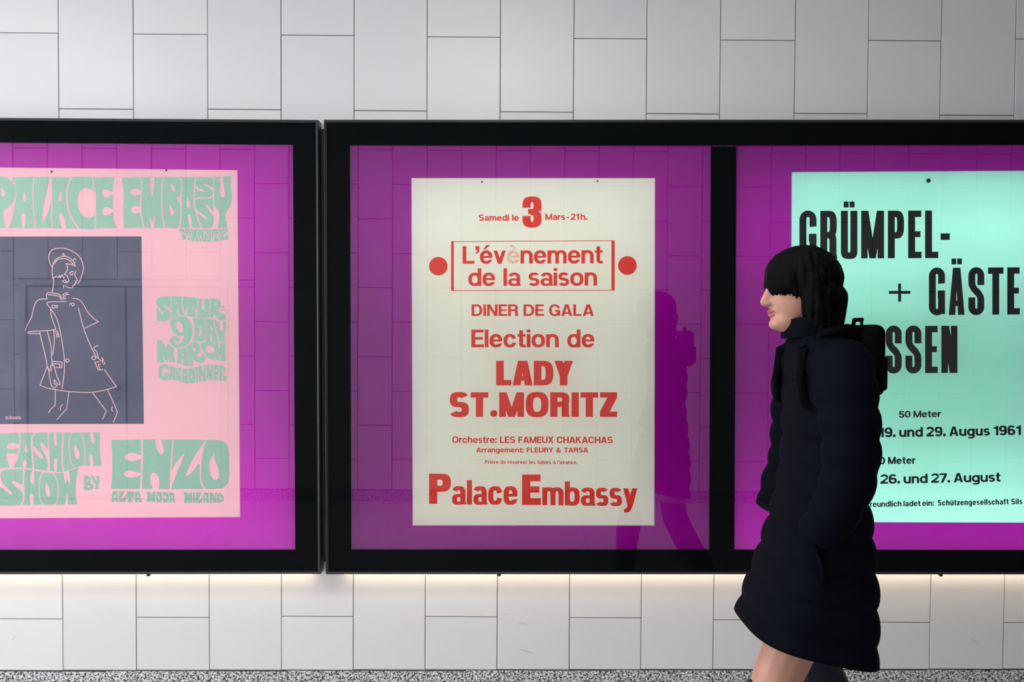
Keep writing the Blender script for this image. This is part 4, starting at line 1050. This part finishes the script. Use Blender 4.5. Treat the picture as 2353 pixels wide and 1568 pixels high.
hand(po1, 180, 990, 6.192, [
    ('+', [(470, 130, K), (680, 135), (890, 125), (1000, 122), (1130, 125), (1350, 128), (1600, 130), (1800, 135), (1970, 132), (2060, 150), (2115, 190), (2140, 300), (2145, 500), (2140, 700), (2120, 770), (2060, 820), (1950, 832), (1780, 830), (1500, 832), (1200, 832), (900, 830), (465, 830, K), (485, 600), (480, 350)]),
    ('s', 24, [(902, 105), (905, 300), (902, 500), (896, 700), (893, 850)]),
    ('-', [(900, 360, K), (830, 325), (760, 315), (690, 330), (655, 370), (690, 420), (760, 439), (830, 425), (900, 395, K)]), ('-', [(900, 610, K), (800, 580), (720, 563), (665, 580), (646, 620), (680, 660), (740, 672), (820, 655), (900, 627, K)]),
    ('-', [(1098, 105, K), (1097, 200), (1120, 280), (1160, 330), (1195, 342), (1219, 310), (1205, 220), (1170, 105, K)]), ('-', [(1065, 850, K), (1030, 750), (1013, 670), (1035, 610), (1075, 595), (1120, 620), (1152, 690), (1152, 770), (1136, 850, K)]),
    ('s', 18, [(1354, 105), (1335, 280), (1325, 450), (1315, 600), (1312, 850)]), ('-', [(1332, 555, K), (1390, 450), (1450, 380), (1515, 315, K), (1480, 420), (1420, 550), (1360, 700), (1318, 845, K), (1308, 700)]),
    ('s', 20, [(1820, 120), (1768, 260), (1747, 400), (1737, 550), (1738, 680), (1760, 770), (1810, 850)]),
    ('-', [(1818, 120, K), (1740, 240), (1660, 350), (1590, 480), (1540, 600), (1516, 651, K), (1570, 632), (1640, 570), (1708, 473, K), (1742, 490, K), (1748, 350)]),
    ('-', [(1942, 312, K), (1890, 380), (1858, 480), (1870, 600), (1910, 687), (1960, 707), (1997, 680), (2002, 600), (1985, 520), (1945, 430), (1928, 380)])])
hand(po1, 180, 990, 6.192, [
    ('+', [(487, 862, K), (640, 860), (870, 870, K), (905, 1020, K), (690, 1018), (465, 1015, K)]), ('s', 12, [(572, 850), (570, 1030)]), ('-', [(658, 855, K), (610, 975, K), (672, 940), (690, 855, K)]), ('s', 11, [(686, 855), (690, 935), (672, 1030)]),
    ('-', [(722, 935, K), (672, 1030, K), (700, 1030, K)]), ('-', [(755, 930, K), (772, 1030, K), (794, 1030, K), (790, 980)]), ('s', 11, [(800, 855), (798, 1030)]), ('s', 22, [(522, 925), (520, 942)]), ('s', 16, [(522, 990), (520, 1030)]), ('s', 22, [(848, 932), (850, 948)]), ('s', 16, [(852, 992), (852, 1032)]),
    ('+', [(965, 872, K), (1110, 872), (1290, 875), (1362, 880, K), (1375, 1025, K), (1200, 1022), (970, 1015, K), (985, 940)]), ('s', 12, [(1118, 858), (1098, 940), (1115, 1035)]), ('s', 12, [(1188, 862), (1205, 950), (1186, 1035)]), ('s', 12, [(1272, 862), (1297, 950), (1270, 1035)]),
    ('-', [(1022, 855, K), (1038, 922), (1062, 855, K)]), ('-', [(1035, 975, K), (1020, 1030, K), (1052, 1030, K)]), ('s', 24, [(1142, 940), (1150, 968)]), ('s', 24, [(1232, 935), (1234, 968)]), ('s', 18, [(1328, 935), (1330, 952)]), ('s', 16, [(1332, 998), (1333, 1038)]),
    ('+', [(1490, 875, K), (1700, 880), (1980, 885), (2040, 890), (2075, 960), (2055, 1025), (1900, 1028), (1500, 1030, K), (1515, 950)]), ('s', 12, [(1620, 865), (1627, 1045)]), ('s', 12, [(1664, 865), (1668, 1045)]), ('-', [(1758, 870, K), (1702, 1002, K), (1762, 955), (1785, 870, K)]),
    ('s', 12, [(1785, 870), (1768, 1045)]), ('s', 12, [(1858, 870), (1864, 1045)]), ('s', 12, [(1990, 872), (1962, 950), (1980, 1042)]), ('-', [(1548, 860, K), (1564, 925), (1582, 860, K)]), ('-', [(1555, 980, K), (1540, 1045, K), (1572, 1045, K)]),
    ('s', 18, [(1810, 932), (1811, 950)]), ('s', 16, [(1808, 995), (1808, 1045)]), ('s', 18, [(1930, 870), (1938, 918)]), ('s', 16, [(1905, 992), (1908, 1045)]), ('s', 26, [(2015, 945), (2022, 972)])], cell=.25)

# navy field with a fashion drawing in pink line
navy = plane([(-12, 544), (325, 543.5), (330.5, 974.5), (-10, 975)], Y_INK + .0002)
keep(link('navy_field', navy, M_NAVY), po1)
def circ(cx, cy, r): return [(cx + r * math.cos(a * math.pi / 8), cy + r * math.sin(a * math.pi / 8)) for a in range(17)]
LINES = [
    [(292, 232), (270, 200), (258, 150), (270, 110), (300, 82), (360, 73), (420, 85), (480, 115), (525, 160), (545, 220), (540, 280), (520, 335), (500, 370)],
    [(292, 215), (310, 175), (350, 148), (400, 142), (440, 160), (470, 190), (478, 222)], [(478, 222), (440, 208), (402, 202)], [(402, 202), (415, 230), (410, 265), (390, 290), (412, 302), (418, 322), (425, 345), (408, 355), (395, 338), (375, 345), (390, 358), (415, 358)],
    [(300, 208), (330, 172), (380, 160), (430, 175), (465, 208)], [(292, 215), (288, 260), (294, 325), (300, 335), (298, 380), (288, 437)], [(294, 322), (325, 308), (340, 318), (348, 300), (358, 318), (368, 296), (378, 310), (388, 322)],
    [(430, 278), (450, 267), (463, 270)], [(432, 280), (450, 298), (460, 284)], [(483, 265), (476, 295), (490, 325), (495, 342), (480, 346), (488, 356), (472, 368), (476, 377), (460, 384), (456, 400), (430, 402), (402, 390), (382, 386), (382, 402)],
    [(395, 130), (380, 132), (375, 122), (385, 116)], [(465, 170), (472, 160), (486, 172)],
    [(245, 485), (240, 465), (250, 442)], [(250, 442), (330, 452), (355, 465), (372, 500)], [(256, 460), (330, 468), (350, 480), (360, 500)], [(387, 500), (378, 462), (395, 448), (418, 442)], [(400, 495), (393, 472), (405, 460), (425, 457)],
    [(250, 495), (190, 497), (155, 520), (135, 570), (115, 650), (80, 715), (65, 760)], [(320, 747), (250, 757), (120, 764), (84, 772), (110, 782), (185, 783)],
    [(405, 515), (330, 518), (255, 522), (247, 540), (275, 572)], [(275, 572), (282, 640), (320, 747)], [(275, 575), (318, 640), (345, 720), (370, 850), (387, 980), (388, 1100), (370, 1240)],
    [(458, 490), (500, 496), (540, 530), (580, 600), (630, 655), (672, 682)], [(672, 682), (620, 708), (562, 735)], [(505, 572), (530, 670), (560, 770), (600, 870), (640, 950), (662, 985)],
    circ(299, 558, 13), [(318, 548), (330, 548)], [(330, 548), (330, 566), (318, 566)], circ(458, 540, 12), [(450, 530), (438, 532), (430, 547)], circ(413, 1005, 14), circ(632, 983, 15),
    [(185, 770), (205, 860), (230, 960), (248, 1052)], [(248, 762), (265, 830), (280, 900), (285, 1000), (292, 1050)], [(300, 755), (306, 830), (301, 900), (292, 960)],
    [(248, 1055), (262, 1100), (270, 1160), (285, 1220), (310, 1230), (326, 1212), (306, 1195), (306, 1165), (326, 1192), (345, 1206), (350, 1190), (322, 1120), (300, 1045), (275, 1050), (280, 1085), (270, 1090), (250, 1060)],
    [(297, 1012), (370, 1018)], [(370, 1018), (368, 1065)], [(368, 1065), (318, 1061)], [(295, 1030), (352, 1035)], [(352, 1035), (350, 1058)], [(312, 762), (332, 762)], [(332, 762), (346, 808)], [(346, 808), (318, 810)], [(316, 778), (327, 778)], [(327, 778), (332, 795), (320, 796)],
    [(245, 1060), (187, 1208)], [(187, 1208), (240, 1232), (310, 1245), (400, 1260), (520, 1268), (620, 1268), (720, 1250), (820, 1222)], [(820, 1222), (720, 1080)],
    [(672, 880), (642, 890), (636, 912), (660, 935), (664, 960), (676, 992), (697, 1010), (708, 1000), (694, 984)], [(700, 985), (712, 1000), (705, 1025)], [(722, 1018), (724, 1030), (712, 1036)], [(640, 1020), (670, 1084)], [(670, 1084), (706, 1080)], [(640, 1020), (676, 1016)], [(668, 1040), (685, 1078)], [(668, 1040), (688, 1036)],
    [(314, 1250), (312, 1376)], [(312, 1376), (275, 1410), (258, 1438)], [(426, 1265), (408, 1405)], [(408, 1405), (328, 1495)], [(355, 1415), (358, 1388), (375, 1368)],
    [(620, 1268), (737, 1425)], [(737, 1425), (705, 1492)], [(745, 1245), (820, 1410), (822, 1450), (795, 1515)], [(790, 1428), (780, 1408), (787, 1388)]]
hand(po1, 40, 550, 3.604, [('l', 6.4, l) for l in LINES], M_LINE, .3, 'line_drawing')
ink(typeset('da Brunetta', 12.5, 48.5, 964, 956, .2, s=.12, h=.10, sp=.06), po1, M_LINE, 'signature')
pin(119, 395, 2.3, po1); pin(382.3, 391.5, 2.3, po1)

# ------------------------------------------------------------------ the passer-by
def capsules(bm, chain, n=14):
    """chain of (point, radius[, flatten(ax,ay,az)])"""
    for (a, ra), (b, rb) in zip(chain[:-1], chain[1:]):
        a, b = Vector(a), Vector(b)
        L = (b - a).length
        steps = max(2, int(L / (min(ra, rb) * .35)))
        d = (b - a).normalized() if L > 1e-6 else Vector((0, 0, 1))
        u = d.orthogonal().normalized(); w = d.cross(u)
        rings = []
        for k in range(-4, steps + 5):
            if k < 0:
                ang = -k / 4 * math.pi / 2; c_ = a - d * ra * math.sin(ang); r = ra * math.cos(ang)
            elif k > steps:
                ang = (k - steps) / 4 * math.pi / 2; c_ = b + d * rb * math.sin(ang); r = rb * math.cos(ang)
            else:
                t = k / steps; c_ = a.lerp(b, t); r = ra + (rb - ra) * t
            r = max(r, 1e-4)
            rings.append([bm.verts.new(c_ + (u * math.cos(2 * math.pi * i / n) + w * math.sin(2 * math.pi * i / n)) * r) for i in range(n)])
        for r0, r1 in zip(rings[:-1], rings[1:]):
            for i in range(n): bm.faces.new((r0[i], r0[(i + 1) % n], r1[(i + 1) % n], r1[i]))
        bm.faces.new(rings[0][::-1]); bm.faces.new(rings[-1])

def ellipsoid(bm, c_, r, rot=None, n=24):
    m = Matrix.Translation(Vector(c_)) @ (rot.to_4x4() if rot else Matrix()) @ Matrix.Diagonal((*r, 1))
    bmesh.ops.create_uvsphere(bm, u_segments=n, v_segments=n // 2, radius=1, matrix=m)

def remeshed(bm, voxel, smooth=4):
    me = bpy.data.meshes.new('tmp'); bm.to_mesh(me); bm.free()
    o = bpy.data.objects.new('tmp', me); COL.objects.link(o)
    r = o.modifiers.new('r', 'REMESH'); r.mode = 'VOXEL'; r.voxel_size = voxel; r.use_smooth_shade = True
    s_ = o.modifiers.new('s', 'SMOOTH'); s_.iterations = smooth; s_.factor = .5
    dg = bpy.context.evaluated_depsgraph_get(); dg.update()
    out = bpy.data.meshes.new_from_object(o.evaluated_get(dg))
    bpy.data.objects.remove(o)
    for p in out.polygons: p.use_smooth = True
    return out

M_SKIN = pbr('skin', (.50, .245, .175), .5, noise=(30, .06))
M_COAT = pbr('quilted_coat', (.0028, .0036, .0068), .7, spec=.03, bump=(90, .15))
M_HAIR = pbr('dark_hair', (.003, .003, .0035), .6, spec=.05, bump=(160, .3))
M_BOOT = pbr('navy_boot', (.008, .012, .024), .5, spec=.2)
M_PACK = pbr('black_canvas', (.0022, .0026, .0035), .8, spec=.03, bump=(220, .3))

PX, PY = 2.67, -1.24
person = empty('person', (PX, PY, 0))
tag(person, 'person in a dark quilted coat and tall boots walking left past the mint poster', 'person')
# body (walks towards -x; the near side is -y)
bm = bmesh.new()
capsules(bm, [((.015, 0, .95), .095), ((.02, 0, 1.10), .072), ((.02, 0, 1.26), .075)])
for s_ in (-1, 1):
    capsules(bm, [((.02, s_ * .06, 1.0), .075), ((.02, s_ * .09, 1.30), .068)])
    capsules(bm, [((.015, s_ * .03, 1.38), .06), ((.015, s_ * .145, 1.375), .05)])
capsules(bm, [((.015, 0, 1.36), .062), ((-.008, 0, 1.44), .052), ((-.03, 0, 1.53), .054)])
# head: skull, face, jaw, nose, lips, brow, ears
ellipsoid(bm, (-.035, 0, 1.605), (.092, .073, .088))
ellipsoid(bm, (-.060, 0, 1.565), (.068, .060, .092))
ellipsoid(bm, (-.082, 0, 1.500), (.040, .042, .034))
capsules(bm, [((-.122, 0, 1.595), .010), ((-.140, 0, 1.548), .013)])
for s_ in (-1, 1): ellipsoid(bm, (-.130, s_ * .010, 1.545), (.011, .008, .008)); ellipsoid(bm, (-.028, s_ * .074, 1.56), (.016, .008, .030))
ellipsoid(bm, (-.116, 0, 1.523), (.014, .022, .007)); ellipsoid(bm, (-.113, 0, 1.512), (.014, .019, .007)); ellipsoid(bm, (-.108, 0, 1.488), (.020, .022, .016))
# legs
near = [((.02, -.080, .93), .080), ((-.048, -.085, .73), .074), ((-.135, -.09, .52), .061), ((-.165, -.09, .40), .056), ((-.185, -.09, .12), .036)]
far = [((.02, .080, .93), .080), ((.035, .088, .72), .076), ((.055, .09, .50), .056), ((.115, .09, .38), .055), ((.245, .09, .19), .036)]
capsules(bm, near); capsules(bm, far)
capsules(bm, [((-.185, -.09, .10), .04), ((-.235, -.09, .062), .04), ((-.32, -.09, .045), .034)])
capsules(bm, [((.245, .09, .17), .04), ((.215, .09, .10), .036), ((.155, .09, .045), .034)])
# arms hang to the coat pockets
capsules(bm, [((.01, -.165, 1.37), .045), ((.01, -.195, 1.11), .034), ((-.01, -.150, 1.0), .022)])
capsules(bm, [((.01, .165, 1.37), .045), ((.01, .195, 1.11), .034), ((-.01, .150, 1.0), .022)])
# both hands rest in the coat pockets: palm, four bent fingers and a thumb
for s_ in (-1, 1):
    hb = Vector((-.020, s_ * .130, .965))
    capsules(bm, [((-.01, s_ * .150, 1.0), .021), (tuple(hb), .024), (tuple(hb + Vector((-.018, 0, -.045))), .022)])
    for k, ln in enumerate((.058, .066, .062, .050)):
        b0 = hb + Vector((-.034 + .016 * k, 0, -.055)); b1 = b0 + Vector((-.006, -s_ * .004, -ln * .5)); b2 = b1 + Vector((-.002, -s_ * .016, -ln * .35))
        capsules(bm, [(tuple(b0), .0088), (tuple(b1), .0082), (tuple(b2), .0074)], 10)
    t0 = hb + Vector((-.024, 0, -.012))
    capsules(bm, [(tuple(t0), .011), (tuple(t0 + Vector((-.020, -s_ * .008, -.022))), .0100), (tuple(t0 + Vector((-.026, -s_ * .012, -.044))), .0085)], 10)
body = link('body', remeshed(bm, .005, 3), M_SKIN, person)

# hair: a dark bob with a fringe
bm = bmesh.new()
ellipsoid(bm, (-.036, 0, 1.615), (.104, .086, .087)); ellipsoid(bm, (-.008, 0, 1.560), (.076, .084, .085)); ellipsoid(bm, (-.090, 0, 1.598), (.050, .070, .046))
for s_ in (-1, 1): capsules(bm, [((-.030, s_ * .066, 1.60), .032), ((-.022, s_ * .066, 1.53), .032), ((-.012, s_ * .060, 1.475), .026)]); capsules(bm, [((-.005, s_ * .055, 1.57), .04), ((.005, s_ * .050, 1.475), .034)])
capsules(bm, [((.030, -.035, 1.56), .04), ((.028, -.03, 1.475), .034)]); capsules(bm, [((.030, .035, 1.56), .04), ((.028, .03, 1.475), .034)])
hm = remeshed(bm, .005, 5)
for v in hm.vertices:                                   # strands falling from the crown
    a = math.atan2(v.co.y, v.co.x + .03)
    d = Vector((v.co.x + .03, v.co.y, .4 * (v.co.z - 1.60))).normalized()
    v.co += d * (.0022 * math.sin(a * 46 + 9 * math.sin(a * 5)) + .0015 * math.sin(a * 19 + v.co.z * 40))
hm.update()
link('hair', hm, M_HAIR, person)
bm = bmesh.new()
ellipsoid(bm, (-.121, 0, 1.5235), (.0125, .021, .006)); ellipsoid(bm, (-.118, 0, 1.5125), (.0125, .018, .006))
link('lips', remeshed(bm, .0025, 2), pbr('lips', (.36, .11, .10), .45), person)

# coat: lofted, quilted, open at the hem
def prof(z):
    T = [(1.492, -.066, .040, .062), (1.462, -.070, .056, .080), (1.44, -.070, .072, .135), (1.41, -.070, .090, .172), (1.36, -.068, .102, .184), (1.28, -.066, .107, .186), (1.16, -.066, .110, .184), (1.06, -.078, .116, .188),
         (.95, -.096, .126, .198), (.83, -.128, .134, .208), (.71, -.170, .136, .216), (.60, -.205, .132, .220)]
    for a, b in zip(T[:-1], T[1:]):
        if z <= a[0] and z >= b[0]:
            t = (a[0] - z) / (a[0] - b[0]); t2 = t
            return [a[i] + (b[i] - a[i]) * t2 for i in (1, 2, 3)]
    return list(T[0][1:]) if z > T[0][0] else list(T[-1][1:])
N = 56; rings = []; zs = [1.492 - i * (1.492 - .672) / 96 for i in range(97)]
V = []; Fc = []
for i, z in enumerate(zs):
    xf, xb, hw = prof(z)
    q = abs(math.sin(math.pi * (1.492 - z) / .078)) ** .6
    puff = .000 + .011 * q if z < 1.44 else .004 * q
    row = []
    for k in range(N):
        a = 2 * math.pi * k / N
        cx = (xf + xb) / 2; rx = (xb - xf) / 2 - .006 + puff; ry = hw - .006 + puff
        x_, y_ = sup(cx, 0, rx, ry, a, 2.35 + 1.0 * max(0, min(1, (1.05 - z) / .25)))
        drop = max(0, (1.0 - z) / .31) * (x_ - xf) / .30 * .060           # hem hangs lower at the back
        V.append((x_, y_, z - drop))
n0 = len(zs)
for i, sc_ in ((n0, .93), (n0 + 1, .86)):
    for k in range(N):
        x_, y_, z_ = V[(n0 - 1) * N + k]; V.append((x_ * sc_ + (1 - sc_) * -.03, y_ * sc_, z_ + (.008 if i == n0 else .05)))
for i in range(n0 + 1):
    for k in range(N): Fc.append((i * N + k, i * N + (k + 1) % N, (i + 1) * N + (k + 1) % N, (i + 1) * N + k))
def sleeve(pts, rad):
    P = spline(pts, 8); R2 = np.interp(np.linspace(0, 1, len(P)), np.linspace(0, 1, len(rad)), rad)
    base_ = len(V); n = 22; L = 0; prev = None
    Pv = [Vector(p) for p in P]
    for i, p in enumerate(Pv):
        if prev is not None: L += (p - prev).length
        prev = p
        d = (Pv[min(i + 1, len(Pv) - 1)] - Pv[max(i - 1, 0)]).normalized()
        u = d.cross(Vector((0, 1, 0))).normalized(); w = d.cross(u)
        r = R2[i] - .005 + .010 * abs(math.sin(math.pi * L / .075)) ** .6
        for k in range(n):
            a = 2 * math.pi * k / n; V.append(tuple(p + (u * math.cos(a) + w * math.sin(a)) * r))
    for i in range(len(Pv) - 1):
        for k in range(n): Fc.append((base_ + i * n + k, base_ + i * n + (k + 1) % n, base_ + (i + 1) * n + (k + 1) % n, base_ + (i + 1) * n + k))
    Fc.append(tuple(range(base_, base_ + n))[::-1]); e = base_ + (len(Pv) - 1) * n; Fc.append(tuple(range(e, e + n)))
for s_ in (-1, 1):
    sleeve([(.018, s_ * .115, 1.40), (.015, s_ * .168, 1.34), (.018, s_ * .208, 1.20), (.010, s_ * .214, 1.10), (-.020, s_ * .208, 1.02), (-.050, s_ * .180, .955)], [.074, .076, .069, .064, .058, .050])
me = mesh(V, Fc, True)
coat = link('coat', me, M_COAT, person)
# collar and pocket edge
col_v = []; col_f = []
for i, (z, r0) in enumerate(((1.462, 1.0), (1.488, 1.02), (1.512, 1.0), (1.515, .9), (1.49, .84), (1.462, .82))):
    for k in range(32):
        a = 2 * math.pi * k / 32; x_, y_ = sup(-.016, 0, .074 * r0, .080 * r0, a, 2.1); col_v.append((x_, y_, z + .012 * math.cos(a)))
for i in range(5):
    for k in range(32): col_f.append((i * 32 + k, i * 32 + (k + 1) % 32, (i + 1) * 32 + (k + 1) % 32, (i + 1) * 32 + k))
link('collar', mesh(col_v, col_f, True), M_COAT, coat)
link('pocket_edge', tube_mesh([(-.088, -.170, .985), (-.066, -.196, .94), (-.050, -.208, .89), (-.045, -.214, .84)], .007), M_COAT, coat)
# boots over the knee
def boot(chain):
    bm = bmesh.new()
    for c_ in chain: capsules(bm, c_)
    return remeshed(bm, .006, 3)
link('boot', boot([[((-.148, -.09, .500), .066), ((-.165, -.09, .40), .066), ((-.186, -.09, .12), .046)], [((-.188, -.09, .085), .052), ((-.245, -.09, .060), .050), ((-.33, -.09, .046), .042)], [((-.175, -.09, .03), .030), ((-.33, -.09, .03), .030)]]), M_BOOT, person)
link('boot', boot([[((.047, .09, .56), .068), ((.056, .09, .50), .066), ((.115, .09, .38), .066), ((.246, .09, .19), .046)], [((.246, .09, .16), .050), ((.21, .09, .095), .048), ((.15, .09, .046), .042)]]), M_BOOT, person)

# small black pack on the back
pack = empty('backpack', (PX + .12, PY, 1.30))
tag(pack, 'small black backpack worn by the walking person', 'backpack')
def pk(name, a, b, mat=M_PACK, bev=.02):
    me = box_mesh(a[0], b[0], a[1], b[1], a[2], b[2], bev, 4)
    for p in me.polygons: p.use_smooth = True
    o = link(name, me, mat); o.location = (PX, PY, 0); return keep_local(o, pack)
def keep_local(o, parent):
    o.parent = parent; o.matrix_parent_inverse = Matrix.Translation(parent.location).inverted(); return o
pk('main_bag', (.088, -.120, 1.300), (.146, .120, 1.488), bev=.024)
pk('front_pocket', (.140, -.092, 1.315), (.160, .092, 1.405), bev=.009)
for s_ in (-1, 1):
    o = link('strap', tube_mesh([(.10, s_ * .085, 1.47), (.05, s_ * .090, 1.478), (-.02, s_ * .095, 1.464), (-.066, s_ * .095, 1.42), (-.074, s_ * .10, 1.34), (-.062, s_ * .115, 1.28), (.0, s_ * .14, 1.26), (.10, s_ * .11, 1.31)], .012), M_PACK); o.location = (PX, PY, 0); keep_local(o, pack)
o = link('grab_handle', tube_mesh([(.112, -.03, 1.482), (.114, -.025, 1.502), (.114, .025, 1.502), (.112, .03, 1.482)], .006), M_PACK); o.location = (PX, PY, 0); keep_local(o, pack)
